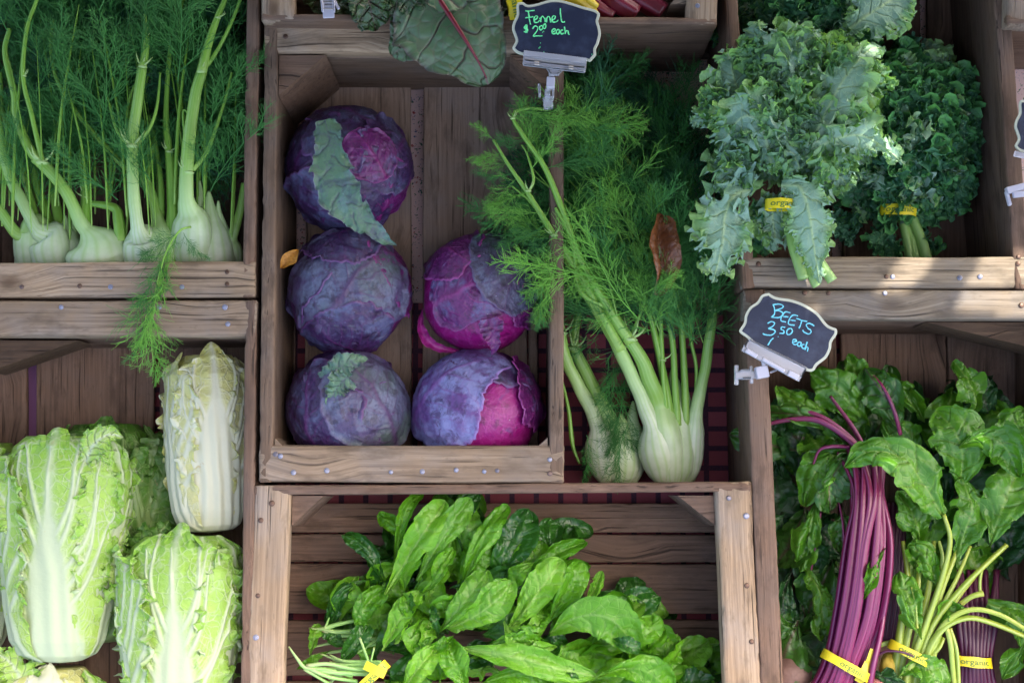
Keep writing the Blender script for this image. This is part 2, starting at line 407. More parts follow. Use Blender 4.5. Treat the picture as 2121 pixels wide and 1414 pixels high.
# the display table and its two cloths
def table_cloths():
    a = Acc(); V, Q, N = box((0, 0, GT - 18), (1500, 0, 0), (0, 1100, 0), (0, 0, 14), 4); a.add(V, Q, N=N)
    o = a.build('tabletop', WOOD2, None, smooth=False); o['kind'] = 'structure'
    def cloth(name, x0, x1, y0, y1, z, mat, label, seed):
        nx, ny = 120, 60; X, Y = np.meshgrid(np.linspace(x0, x1, nx), np.linspace(y0, y1, ny), indexing='ij')
        V = np.stack([X, Y, np.full_like(X, z)], -1).reshape(-1, 3); V[:, 2] += 1.2 + 1.2 * fbm(V * .012, 2, seed)
        tag(build(name, V, mat, None, quads=gridq(nx, ny)), label, 'tablecloth')
    m, nt, b = nmat('floral_cloth'); g = NT(nt); tc = g('TexCoord').outputs['Object']
    c = (.66, .44, .38)
    for sc, thr, col, off in ((85, .20, (.035, .10, .05), 0.), (75, .13, (.32, .03, .03), 3.), (120, .16, (.05, .07, .16), 7.)):
        v = g('VectorMath', {0: tc, 1: (off, off * 1.7, 0)}, operation='ADD').outputs[0]
        d = g('TexVoronoi', {'Vector': g.mix(.04, v, g('TexNoise', {'Vector': v, 'Scale': 90.}).outputs['Color']), 'Scale': float(sc)}).outputs['Distance']
        c = g.mix(g.mapr(d, thr + .06, thr), c, col)
    g.l.new(c, b.inputs['Base Color']); b.inputs['Roughness'].default_value = .8
    yb = P(0, 655, GT)[1]
    cloth('floral_tablecloth', -1480, 1480, yb, 1080, GT + 1, m, 'pink tablecloth sprinkled with tiny green flowers, seen through the gap in the cabbage crate floor', 3)
    m2, nt, b = nmat('checked_cloth'); g = NT(nt); tc = g('TexCoord').outputs['Object']
    br = g('TexBrick', {'Vector': tc, 'Color1': (.22, .035, .045, 1), 'Color2': (.30, .07, .09, 1), 'Mortar': (.035, .012, .03, 1), 'Scale': 1.0, 'Mortar Size': .0042, 'Brick Width': .036, 'Row Height': .029, 'Mortar Smooth': .15})
    br.offset = 0.; pink = g.mix(g.mapr(g.noise(tc, 3.5, 1), .47, .53), br.outputs['Color'], (.55, .22, .34), 'MIX')
    st = g('SeparateXYZ', {0: tc}); 
    c = g.mix(g.mapr(g.noise(tc, 500, 2), .4, .7, 0, .3), br.outputs['Color'], (.2, .03, .05))
    g.l.new(c, b.inputs['Base Color']); b.inputs['Roughness'].default_value = .85
    c = g.mix(g.mapr(st.outputs[0], -.60, -.66), c, (.34, .15, .32)); g.l.new(c, b.inputs['Base Color'])
    cloth('checked_tablecloth', -1480, 1480, -1080, yb + 30, GT + 6, m2, 'dark red checked tablecloth under the fennel and the lower crates', 8)
table_cloths()

H0 = 0.0
# A: fennel crate, upper left
A_, ca = crate('crate of fennel with a nailed rail across its lower end, upper left', [(-230, -260), (541, -260), (527, 614), (-260, 616)], 0, 270,
      dict(t=26, rail=74), dict(t=28, rail=74), dict(t=30), dict(t=26), 'V',
      [((-200, -210), (-60, -66)), ((-50, -54), (120, 122)), ((134, 136), (300, 304)), ((316, 320), (560, 560))], (-240, 590), (WOODI, WOOD, WOODI), 11)
for x, y in ((45, 594), (165, 592), (229, 594), (377, 594), (470, 563), (470, 588)): nail(A_, x, y, H0 + .5)
# B: napa crate, lower left
B_, cb = crate('crate of napa cabbages with a nailed rail across its upper end, lower left', [(-230, 622), (531, 622), (520, 1700), (-270, 1700)], 0, 270,
      dict(t=26, rail=75, inset=46), dict(t=26, rail=70), dict(t=30), dict(t=24), 'V',
      [((-200, -204), (55, 50)), ((76, 72), (318, 314)), ((331, 328), (560, 560))], (660, 1680), (WOODI, WOOD, WOODI), 21)
for x, y in ((127, 636), (330, 636), (466, 636), (472, 671)): nail(B_, x, y, H0 + .5)
# C: red cabbage crate
C_, cc = crate('crate of red cabbages with pale nailed rails at both ends, in the middle', [(548, 38), (1168, 38), (1168, 1000), (536, 998)], 0, 270,
      dict(t=28, rail=73, inset=44), dict(t=24, rail=76), dict(t=28), dict(t=30), 'V',
      [((596, 590), (612, 612)), ((634, 632), (850, 852)), ((877, 876), (1090, 1092)), ((1094, 1096), (1112, 1114))], (100, 985), (WOOD2, WOOD, WOODF), 31)
for x, y in ((598, 46), (650, 48), (686, 48), (726, 50), (591, 76), (571, 940), (581, 944), (608, 978), (677, 974), (810, 977), (875, 976), (945, 973), (1003, 976), (1030, 974), (1139, 951), (1139, 980)): nail(C_, x, y, H0 + .5, .95)
# D: greens crate, bottom middle
D_, cd = crate('crate of salad greens with wide nailed rails at its left and right ends, bottom middle', [(527, 1005), (1556, 997), (1592, 1700), (500, 1700)], 0, 265,
      dict(t=20), dict(t=22), dict(t=26, rail=74, inset=0), dict(t=26, rail=74), 'H',
      [((1042, 1042), (1103, 1103)), ((1106, 1107), (1163, 1164)), ((1167, 1169), (1270, 1270)), ((1284, 1284), (1400, 1400)), ((1410, 1410), (1560, 1560))], (560, 1530), (WOODI, WOOD, WOODI), 41)
for x, y in ((563, 1042), (540, 1077), (534, 1233), (530, 1319), (1510, 1031), (1546, 1068), (1547, 1212), (1557, 1328)): nail(D_, x, y, H0 + .5, 1.05)
# E: kale crate, upper right
E_, ce = crate('crate of curly kale, rail along its lower end crossed by streaks of sun', [(1488, -260), (2075, -260), (2136, 596), (1538, 596)], 0, 290,
      dict(t=26, rail=70), dict(t=26, rail=66), dict(t=26), dict(t=34), 'V',
      [((1540, 1540), (1716, 1728)), ((1738, 1752), (1902, 1912)), ((1920, 1930), (2080, 2080))], (-240, 585), (WOODI, WOOD3, WOODI), 51)
for x, y in ((1571, 547), (1666, 577), (1836, 573), (1849, 573), (1988, 575), (2030, 573), (2108, 546), (2110, 532)): nail(E_, x, y, H0 + .5, .95)
# F: beet crate, lower right
F_, cf = crate('crate of beet greens under a grey weathered upper rail, lower right', [(1540, 600), (2230, 600), (2250, 1700), (1588, 1700)], 0, 285,
      dict(t=26, rail=62, inset=34), dict(t=26, rail=70), dict(t=46), dict(t=30), 'V',
      [((1570, 1580), (1732, 1740)), ((1741, 1749), (1960, 1972)), ((1962, 1974), (2160, 2180))], (640, 1690), (WOODI, WOOD3, WOODI), 61)
for x, y in ((1667, 606), (1716, 607), (1833, 607), (2116, 632)): nail(F_, x, y, H0 + .5)
# G: chard crate, above the cabbages
G_, cg = crate('crate of chard above the cabbages, corner posts at both ends, cut by the top edge', [(536, -420), (1500, -420), (1485, 51), (540, 42)], 52, 320,
      dict(t=20), dict(t=15), dict(t=26, rail=70), dict(t=26, rail=64), 'H',
      [((-300, -300), (-160, -160)), ((-150, -150), (-10, -10)), ((0, 0), (120, 120))], (560, 1470), (WOODI, WOOD, WOOD2), 71, rail_t=40)
nail(G_, 1445, 12, 52.5); 
# H: crate at the right edge
H_, ch = crate('crate cut by the right edge beside the kale crate, only its rail end shows', [(2084, -420), (2700, -420), (2700, 55), (2086, 52)], 30, 300,
      dict(t=22), dict(t=22), dict(t=26, rail=70), dict(t=26, rail=64), 'H', [((-300, -300), (-160, -160)), ((-150, -150), (20, 20))], (2110, 2680), (WOODI, WOOD, WOODI), 81, rail_t=40)

# corner blocks
def blk(root, px, py, z0, z1, d1, d2, l1, l2, mat, s=0):
    c = P(px, py, 0); corner_block(root, c, d1, d2, l1, l2, z0, z1, mat, s)
X_, Y_ = np.array([1, 0, 0.]), np.array([0, 1, 0.])
blk(C_, 577, 112, -262, -10, X_, -Y_, 100, 88, WOODI, 1)
blk(C_, 1137, 112, -262, -10, -X_, -Y_, 84, 80, WOODI, 2)
blk(C_, 567, 950, -262, -8, X_, Y_, 46, 44, WOOD, 3)
blk(C_, 1135, 950, -262, -8, -X_, Y_, 50, 46, WOOD, 4)
blk(D_, 602, 1027, -200, -18, X_, -Y_, 66, 62, WOODI, 5)
blk(D_, 1482, 1026, -200, -18, -X_, -Y_, 78, 62, WOODI, 6)
blk(B_, -35, 700, -150, -46, X_, -Y_, 185, 66, PLY, 7)
blk(F_, 2195, 662, -150, -46, -X_, -Y_, 265, 66, PLY, 8)
blk(G_, 1428, 20, -240, 36, -X_, Y_, 46, 50, WOOD, 9)

# canopy added unseen above the stall to block sun, slits shape the light patches
def sun_blocker():
    zc = (1.35 / U); k = (zc) / SUN_DIR[2]
    def sh(px, py, h=0): p = P(px, py, h); return (p + SUN_DIR * ((zc - BASE - h) / SUN_DIR[2]))[:2]
    slits = [  # four-sided openings given by where their light lands
        [(1846, 505), (1950, 505), (1860, 640), (1790, 640)] and [(1880, 518), (1958, 518), (1872, 612), (1806, 612)],
        [(2040, 515), (2160, 515), (2160, 660), (1975, 640)],
        [(1785, 75), (1830, 80), (1850, 130), (1800, 115)],
        [(1815, 150), (1852, 160), (1852, 205), (1812, 190)],
        [(1770, 275), (1835, 285), (1885, 345), (1810, 330)],
        [(1700, 540), (1722, 540), (1722, 585), (1695, 570)],
        [(1770, 955), (1845, 958), (1840, 985), (1790, 975)],
        [(2020, 880), (2042, 880), (2046, 915), (2028, 915)],
        [(1655, 655), (1740, 596), (1760, 600), (1700, 640)]]
    hs = (0, 0, 92, 70, 88, 44, 26, 0, 60)
    polys = [np.array([sh(x, y, hs[i]) for x, y in s]) for i, s in enumerate(slits)]
    x0, x1, y0, y1 = -2600, 4200, 116, 4300; st = 12.0
    # fine cells only where the slits are, broad panels elsewhere
    allp = np.vstack(polys); bx0, by0 = allp.min(0) - 30; bx1, by1 = allp.max(0) + 30
    def axis(lo, hi, b0, b1): return np.concatenate([np.linspace(lo, b0, 12)[:-1], np.arange(b0, b1, st), np.linspace(b1, hi, 12)])
    xs, ys = axis(x0, x1, bx0, bx1), axis(y0, y1, by0, by1); X, Y = np.meshgrid(xs, ys, indexing='ij')
    V = np.stack([X, Y, np.full_like(X, zc - BASE)], -1).reshape(-1, 3)
    Q = gridq(len(xs), len(ys)); cen = V[Q].mean(1)[:, :2]; keep = np.ones(len(Q), bool)
    for p in polys:
        inside = np.ones(len(Q), bool); s = 0; area = 0
        for i in range(4): a, b = p[i], p[(i + 1) % 4]; area += a[0] * b[1] - a[1] * b[0]
        for i in range(4):
            a, b = p[i], p[(i + 1) % 4]; cr = (b[0] - a[0]) * (cen[:, 1] - a[1]) - (b[1] - a[1]) * (cen[:, 0] - a[0]); inside &= (cr * area > 0)
        keep &= ~inside
    o = build('sun_blocker_sheet', V, simple('sun_blocker_cloth', (.62, .60, .56), .9), None, quads=Q[keep]); 
    md = o.modifiers.new('thick', 'SOLIDIFY'); md.thickness = .003
    tag(o, 'unseen added cream cloth awning with small slits over the stall, above the picture', 'sunblocker')
sun_blocker()
# ------------------------------------------------------------------ leaves
def leaf_geo(spine, W, prof, roll=0., cup=.0, fold=.0, nu=40, nv=13, nveins=7, vslope=.5, vw=.10, mid=2.2, puck=1.2,
             ruf=0., ruf_f=(6, 15), ruf_lat=.4, rufp=2.0, wob=.0, seed=0, up=(0, 0, 1), midlift=0., jag=0., droop=0., stalk=None, blunt=.12, rdec=.55):
    """one leaf blade: spine points (units), W greatest half width, prof half-width profile from base to tip"""
    C = catmull(spine, nu); s = np.linspace(0, 1, nu); T, S, N = frames(C, roll, up)
    L = np.sum(np.linalg.norm(np.diff(C, axis=0), axis=1))
    prof = np.asarray(prof, float); ps = np.linspace(0, 1, len(prof)); w = catmull(np.stack([ps, prof, prof * 0], -1), nu)[:, 1]; w = np.clip(w, 0.0, 2) * W * np.sqrt(np.clip(1 - (np.clip((s - 1 + blunt) / blunt, 0, 1)) ** 2, 0, 1))
    v = np.linspace(-1, 1, nv); v = np.sign(v) * np.abs(v) ** .9; Sg, Vg = np.meshgrid(s, v, indexing='ij'); A = np.abs(Vg)
    wn_ = np.stack([Sg * 3.1, Vg * 1.7, np.full_like(Sg, seed * 1.37)], -1)
    ew = 1 + jag * vnoise(np.stack([Sg * L / 9, np.sign(Vg) * 3.3, np.full_like(Sg, seed * 2.1)], -1), seed) * A ** 2 + .12 * vnoise(np.stack([Sg * 3.5, np.sign(Vg) * 5, np.full_like(Sg, seed)], -1), seed)
    X = Vg * w[:, None] * ew
    # veins
    ph = np.where(Vg > 0, .0, .43); cc = (Sg * nveins - vslope * nveins * (w[:, None] / max(L, 1)) * A ** .9 * 1.6 + ph + .15 * vnoise(wn_ * 2.2, seed + 3))
    fr = np.abs(cc - np.round(cc)); side = np.exp(-(fr / vw) ** 2) * (1 - .6 * A) * (A < .97) * (w[:, None] > .15 * W)
    midr = np.exp(-(np.abs(X) / (mid * (1.25 - .9 * Sg))) ** 2)
    vein = np.clip(np.maximum(midr, side * .75), 0, 1)
    Z = -puck * side * 1.2 + puck * .9 * (1 - side) * A * np.abs(vnoise(np.stack([Sg * L / 22, Vg * W / 20, np.full_like(Sg, seed)], -1), seed + 8)) * 2
    Z = Z + cup * W * A ** 2 + fold * A * w[:, None] + midlift * midr + wob * fbm(wn_, 2, seed + 11)
    dT = 0 * Z; dX = 0 * Z
    if ruf:
        E = A ** rufp * np.clip(w[:, None] / W * 1.6, 0, 1); sd = np.sign(Vg) * 1.7 + seed
        nz = vnoise(np.stack([Sg * 5, sd, Sg * 0], -1), seed) * 2.2
        amp = ruf
        for k, f in enumerate(ruf_f):
            a = 2 * np.pi * f * Sg + sd * (k + 1) * 2.1 + nz * (1 + .4 * k)
            e = E * A ** (k * 1.2) if k else E
            Z = Z + amp * e * np.sin(a); dX = dX + np.sign(Vg) * amp * ruf_lat * e * np.cos(a * 1.0 + .7); dT = dT + amp * ruf_lat * e * np.sin(a * 2 + 1.3)
            amp *= rdec
    # bend the blade round its midrib when it is rolled up (cup): keep widths roughly true
    V = C[:, None] + (X + dX)[..., None] * S[:, None] + Z[..., None] * N[:, None] + dT[..., None] * T[:, None]
    if droop: V[..., 2] -= droop * (A ** 2) * w[:, None]
    at = dict(vein=vein, edge=A * np.clip(w[:, None] / W * 3, 0, 1) * np.ones_like(Sg))
    return V.reshape(-1, 3), gridq(nu, nv), at, np.stack([Sg, Vg], -1).reshape(-1, 2)

OV = [0, .55, .85, 1, 1, .93, .78, .58, .38]           # ovate
SP = [.05, .06, .10, .35, .72, .96, 1, .82, 0.05]         # spoon on a winged stalk
SP2 = [.08, .16, .42, .76, .95, 1.02, 1, .86, .62]
LONG = [.04, .45, .8, .95, 1, .95, .85, .65, .4]

def leaf(acc, *a, **k):
    V, Q, at, uv = leaf_geo(*a, **k); acc.add(V, Q, at, uv)

def leaf_ob(name, parent, mat, *a, label=None, **k):
    V, Q, at, uv = leaf_geo(*a, **k); return build(name, V, mat, parent, quads=Q, attrs=at, uv=uv, label=label)

def add_tube(acc, path, rad, **k):
    V, Q, N, s, gv, uv = tube(path, rad, **k); acc.add(V, Q, {'along': s, 'groove': gv}, uv, N)

# ------------------------------------------------------------------ fennel
M_BULB = stem_mat('fennel_bulb', [(0, (.44, .40, .26)), (.05, (.64, .67, .54)), (.24, (.62, .68, .50)), (.38, (.45, .60, .27)), (.55, (.23, .42, .06)), (1, (.14, .32, .03))], .38, gcol=(.33, .50, .16))
M_STALK = stem_mat('fennel_stalk', [(0, (.30, .48, .10)), (.12, (.20, .40, .05)), (.6, (.16, .34, .035)), (1, (.12, .30, .03))], .4, gcol=(.30, .48, .10))
M_NODE = simple('fennel_node', (.34, .50, .17), .5)
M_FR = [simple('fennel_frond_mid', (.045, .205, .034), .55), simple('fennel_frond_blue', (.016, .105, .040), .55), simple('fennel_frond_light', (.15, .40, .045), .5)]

def threads(polys, rads, ns=3):
    """many polylines with equal point counts -> one mesh. polys (m,k,3), rads (m,k)"""
    P_ = np.asarray(polys); m, k, _ = P_.shape; T = nrm(np.gradient(P_, axis=1)); up = np.array([.31, .42, .85]); S = nrm(np.cross(T, up)); N = np.cross(S, T)
    th = np.arange(ns) * 2 * np.pi / ns
    V = P_[:, :, None] + np.asarray(rads)[:, :, None, None] * (np.cos(th)[None, None, :, None] * S[:, :, None] + np.sin(th)[None, None, :, None] * N[:, :, None])
    q = gridq(k, ns, True); Q = (q[None] + (np.arange(m) * k * ns)[:, None, None]).reshape(-1, 4)
    return V.reshape(-1, 3), Q

def frond_template(seed, n1=8, n2=5, r=.0035, droop=.25, spread=.52):
    rs = np.random.RandomState(seed); lines = []; rad = []
    def bend(p, d, L, sag, k=5):
        t = np.linspace(0, 1, k)[:, None]; side = nrm(np.cross(d, rs.normal(size=3)))
        return p + d * L * t + side * L * .30 * t ** 2 * rs.uniform(-1, 1) + np.array([0, 0, -1]) * sag * L * t ** 2
    main = bend(np.zeros(3), np.array([1., 0, .0]), 1., droop, 5); lines.append(main); rad.append(np.linspace(2.6, 1, 5) * r)
    for i in range(n1):
        t = .10 + .86 * (i / (n1 - 1)) ** .9
        p = np.array([np.interp(t, np.linspace(0, 1, 5), main[:, c]) for c in range(3)])
        for sgn in (-1, 1):
            an = rs.uniform(.35, 1.15) * (1 - .4 * t); az = rs.uniform(0, 6.28)
            d = nrm(np.array([math.cos(an), math.sin(an) * (.35 * math.sin(az) + .8 * sgn), math.sin(an) * math.cos(az) * .7]))
            L1 = spread * (1 - .55 * t) * rs.uniform(.6, 1.3); b = bend(p, d, L1, .12); lines.append(b); rad.append(np.linspace(1.7, .9, 5) * r)
            for j in range(n2):
                u = .22 + .76 * j / (n2 - 1); pj = np.array([np.interp(u, np.linspace(0, 1, 5), b[:, c]) for c in range(3)])
                for s2 in (-1, 1):
                    rv = nrm(rs.normal(size=3)); sd = nrm(np.cross(d, rv)); d2 = nrm(d + s2 * sd * rs.uniform(.5, 1.1))
                    L2 = L1 * .62 * (1 - .45 * u) * rs.uniform(.7, 1.3); c2 = bend(pj, d2, L2, .1); lines.append(c2); rad.append(np.linspace(1.1, .7, 5) * r)
                    for q in range(1 if rs.rand() < .7 else 2):
                        k0 = rs.randint(1, 4); d3 = nrm(d2 + nrm(rs.normal(size=3)) * .75); c3 = bend(c2[k0], d3, L2 * rs.uniform(.6, 1.1), .05); lines.append(c3); rad.append(np.linspace(.95, .55, 5) * r)
    return threads(lines, rad)
FT = []
for i in range(7):
    V, Q = frond_template(40 + i, droop=.1 + .05 * i); FT.append((V, Q))
FRM = {}
def frond(parent, p, d, L, roll=0., k=0, mi=0, label=None):
    """a feathery frond: shares one of seven meshes"""
    key = (k % 7, mi)
    if key not in FRM:
        V, Q = FT[k % 7]; me = mesh_data('frond', V * 150 * U, quads=Q); me.materials.append(M_FR[mi]); FRM[key] = me
    w = np.array([p[0], p[1], p[2] + BASE]) * U; o = link('frond', FRM[key], parent, w, None, label)
    ex = nrm(np.asarray(d, float)); t = np.array([0, 0, 1.]); ey = nrm(np.cross(t, ex)); ez = np.cross(ex, ey)
    cr, sr = math.cos(roll), math.sin(roll); ey, ez = ey * cr + ez * sr, ez * cr - ey * sr
    o.rotation_euler = Matrix(np.stack([ex, ey, ez], 1).tolist()).to_euler(); sc = L / 150; o.scale = (sc, sc, sc)
    return o

def fennel(label, at, sheaths, stalks, seed, group, extra=()):
    """sheaths: paths with radii that together make the layered bulb; stalks: thin branching stems"""
    root = thing('fennel', label, 'fennel', P(*at), group); rs = random.Random(seed)
    for pts, rad, flat in sheaths:
        V, Q, N, s, gv, uv = tube(PP(pts), rad, ns=40, n=48, groove=.012, gn=26, flat=flat, seed=rs.random() * 6)
        V = V + (fbm(V * .02, 2, seed) * 1.5)[:, None] * np.array([1, 1, 1])
        build('bulb_layer', V, M_BULB, root, quads=Q, ngons=N, attrs={'along': s * (.42 if len(pts) == 4 else .9), 'groove': np.clip(gv, 0, 1)}, uv=uv)
    for pts, rad in stalks:
        V, Q, N, s, gv, uv = tube(PP(pts), rad, ns=18, n=40, groove=.06, gn=7, seed=rs.random() * 6)
        st = build('stalk', V, M_STALK, root, quads=Q, ngons=N, attrs={'along': s, 'groove': np.clip(gv, 0, 1)}, uv=uv)
        # nodes: a pale collar with a few spikes
    for (x, y, h, r) in extra:
        a = Acc(); c = P(x, y, h); add_tube(a, [c - [0, r * .35, 0], c, c + [0, r * .4, 0]], [r * .85, r * 1.16, r * .8], ns=14, n=7)
        for i in range(3):
            an = rs.uniform(-1.2, 1.2); add_tube(a, [c + [0, 2, 0], c + [math.sin(an) * r * 2, math.cos(an) * r * 1.6, rs.uniform(0, r)], c + [math.sin(an) * r * 3.2, math.cos(an) * r * 3.8, rs.uniform(0, r)]], [r * .28, r * .2, r * .06], ns=6, n=6)
        a.build('stalk_node', M_NODE, root)
    return root

def sheath(x0, y0, x1, y1, w, h0=-150, h1=-110, neck=15, top=None, flat=.75):
    if y0 < 700: w *= 1.30; y1 -= 24
    """bulb layer from base to shoulder, then (top) on up as a stalk"""
    pts = [(x0, y0, h0), (lerp(x0, x1, .30), lerp(y0, y1, .33), h0 + 12), (lerp(x0, x1, .7), lerp(y0, y1, .68), (h0 + h1) / 2 + 6), (x1, y1, h1)]
    rad = [w * .36, w * .80, w, w * 1.0, w * .93, w * .74, w * .46, neck * .55, 2.5]
    if top:
        pts += top; C = catmull(PP(pts), 200); cl = np.concatenate([[0], np.cumsum(np.linalg.norm(np.diff(C, axis=0), axis=1))]); j = np.argmin(np.linalg.norm(C - P(x1, y1, h1), axis=1)); f = cl[j] / cl[-1]
        rad = [(0, w * .36), (.15 * f, w * .72), (.35 * f, w * .96), (.55 * f, w * 1.02), (.75 * f, w * .95), (.92 * f, w * .74), (1.05 * f, max(w * .46, neck * 1.3))] if y0 > 700 else [(0, w * .4), (.2 * f, w * .72), (.5 * f, w * .98), (.75 * f, w * 1.02), (.95 * f, w * .86), (1.1 * f, max(w * .5, neck * 1.3))]
        rad += [(1.25 * f, neck * 1.15), (1.5 * f, neck * 1.02), (1.5 * f + .3 * (1 - 1.5 * f), neck * .95), (1, neck * .8)]
    return (pts, rad, flat)

GF = 'fennel bulbs standing in the upper left crate'
F1 = fennel('leftmost fennel, a pale bulb with one thick stalk running off the left edge', (60, 530, -250),
  [sheath(74, 590, 66, 492, 32, -130, -90, 12, top=[(40, 488, -80), (0, 440, -65), (-40, 400, -60)]), sheath(90, 590, 84, 470, 24, -150, -120, 10), sheath(58, 592, 50, 490, 20, -150, -115, 9)],
  [([(80, 470, -110), (60, 400, -120), (40, 330, -110), (10, 250, -100), (0, 150, -90)], [9, 8, 7, 5, 4])], 1, GF)
F2 = fennel('second fennel from the left, its pale stalk arching up to the left edge', (130, 530, -250),
  [sheath(120, 600, 98, 506, 34, -115, -80, 12, top=[(76, 478, -66), (48, 420, -60), (22, 370, -60), (2, 300, -60), (-12, 200, -60)]),
   sheath(140, 600, 136, 470, 36, -130, -100, 16), sheath(130, 600, 112, 470, 30, -150, -120, 12), sheath(154, 600, 152, 480, 20, -140, -105, 10)],
  [([(104, 470, -120), (92, 430, -125), (75, 380, -130), (60, 290, -120)], [11, 11, 9, 7]), ([(125, 470, -110), (112, 400, -115), (108, 350, -110)], [12, 10, 8])], 2, GF)
F3 = fennel('fennel with a broad white bulb and thick stalk leaning left to a pale joint', (225, 530, -250),
  [sheath(222, 602, 196, 522, 52, -105, -64, 14, top=[(168, 462, -48), (148, 420, -35), (122, 375, -28), (88, 338, -25), (72, 325, -25)], flat=.7),
   sheath(252, 602, 262, 512, 36, -115, -80, 12, flat=.7), sheath(228, 602, 226, 492, 50, -130, -95, 18, flat=.75), sheath(212, 602, 186, 500, 26, -120, -85, 10)],
  [([(86, 340, -25), (56, 300, -30), (34, 240, -40), (30, 195, -40), (10, 110, -40), (20, 60, -40)], [11, 10, 9, 8, 6, 5]),
   ([(88, 336, -20), (66, 240, -15), (48, 160, -12), (56, 60, -10), (76, 0, -10), (90, -60, -10)], [5.5, 5, 4.5, 4, 4, 3.5]),
   ([(184, 500, -60), (176, 450, -55), (178, 410, -60), (172, 350, -70), (168, 300, -80)], [14, 11, 10, 8, 6]),
   ([(262, 350, -60), (215, 300, -50), (160, 235, -45), (120, 170, -45), (105, 100, -45), (110, 40, -50)], [7, 6, 5, 4.5, 4, 3]),
   ([(250, 500, -60), (245, 455, -60), (235, 430, -60), (180, 420, -60)], [13, 12, 9, 6])], 3, GF, extra=[(88, 338, -22, 12), (178, 410, -58, 8), (50, 158, -12, 4.5)])
F4 = fennel('fennel whose loose frond hangs down over the rail, its pale stalk jointed', (325, 530, -250),
  [sheath(308, 602, 294, 512, 34, -100, -50, 13, top=[(286, 480, -30), (276, 390, -15), (274, 305, -8), (282, 225, -5), (294, 140, -5)], flat=.8),
   sheath(336, 602, 332, 508, 38, -110, -70, 12, top=[(322, 430, -80), (302, 375, -75), (288, 345, -75)], flat=.8), sheath(356, 602, 356, 480, 24, -120, -80, 12, flat=.8), sheath(320, 602, 316, 480, 30, -130, -100, 16)],
  [([(294, 142, -5), (301, 110, -5), (303, 75, -5), (300, 30, -8)], [9, 7, 5, 3]),
   ([(282, 302, -8), (310, 265, -10), (325, 220, -15), (332, 150, -20)], [4.5, 3.5, 3, 2]), ([(268, 302, -8), (242, 270, -10), (222, 200, -15)], [4, 3, 2]), ([(268, 300, -12), (262, 250, -15), (270, 200, -20), (282, 170, -20)], [4, 3.4, 3, 2]),
   ([(354, 490, -70), (358, 420, -60), (350, 315, -50), (344, 240, -50), (352, 110, -48), (376, 10, -50), (390, -60, -50)], [13, 11, 8, 5.5, 5, 4.5, 4]),
   ([(332, 480, -85), (334, 390, -80), (322, 300, -80), (308, 240, -80)], [9, 7, 5, 4]), ([(300, 380, -70), (314, 330, -68), (318, 270, -70)], [5, 5, 4])], 4, GF,
  extra=[(274, 304, -6, 12), (295, 140, -4, 9), (351, 315, -48, 8), (301, 78, -4, 4)])
F5 = fennel('tall white fennel bulb at the right of the row, stalk forking high above', (430, 530, -250),
  [sheath(404, 612, 396, 470, 34, -100, -45, 14, top=[(386, 420, -25), (386, 360, -10), (392, 290, -5), (404, 200, -5), (418, 150, -5)], flat=.75),
   sheath(436, 612, 432, 420, 42, -115, -70, 22, flat=.8), sheath(460, 612, 452, 440, 26, -120, -75, 12, flat=.8), sheath(424, 612, 414, 398, 30, -120, -75, 14, flat=.8)],
  [([(418, 150, -5), (432, 90, -5), (450, 38, -5), (470, -10, -5), (490, -60, -5)], [11, 9, 7, 5, 4]),
   ([(420, 148, -8), (450, 105, -10), (480, 45, -10), (505, -20, -15)], [5, 4, 3.5, 3]), ([(400, 352, -10), (430, 310, -14), (462, 220, -20), (480, 150, -20)], [5, 4, 3.2, 2.6]),
   ([(384, 300, -15), (380, 230, -15), (400, 250, -10)], [3, 2.5, 1.5]), ([(360, 600, -100), (362, 520, -70), (358, 440, -60), (352, 320, -55)], [16, 13, 11, 9])], 5, GF,
  extra=[(417, 150, -3, 9), (391, 358, -8, 10), (451, 38, -3, 6)])
F6 = fennel('fennel half hidden against the right board, one short green stalk leaning right', (470, 530, -250),
  [sheath(480, 600, 476, 522, 20, -140, -100, 9, top=[(484, 480, -90), (496, 440, -85), (506, 380, -80)])],
  [([(462, 520, -90), (458, 480, -90), (452, 440, -95)], [4, 4, 3])], 6, GF)
rs6 = random.Random(77)
for i in range(44):                                    # the many thin stems that rise through the fronds
    rt = (F1, F2, F3, F4, F5, F5)[min(5, int(i / 44 * 6))]; x = lerp(-10, 470, i / 43) + rs6.uniform(-25, 25); y0 = rs6.uniform(420, 500); y1 = y0 - rs6.uniform(240, 450); lean = rs6.uniform(-60, 60); h = rs6.uniform(-120, -12)
    xe = min(488, x + lean); pts = [(min(x, 480), y0, h), (min(x + lean * .2, 486), lerp(y0, y1, .4), h + 6), (min(x + lean * .55, 488), lerp(y0, y1, .7), h + 4), (xe, y1, h - 4)]; r0 = rs6.uniform(1.6, 4.2)
    V, Q, N, s_, gv, uv = tube(PP(pts), [r0 * .5, r0, r0 * .9, r0 * .8, r0 * .65, r0 * .3], ns=7, n=18); build('stalk', V, M_STALK, rt, quads=Q, ngons=N, attrs={'along': s_ * .7, 'groove': np.clip(gv, 0, 1) * 0})
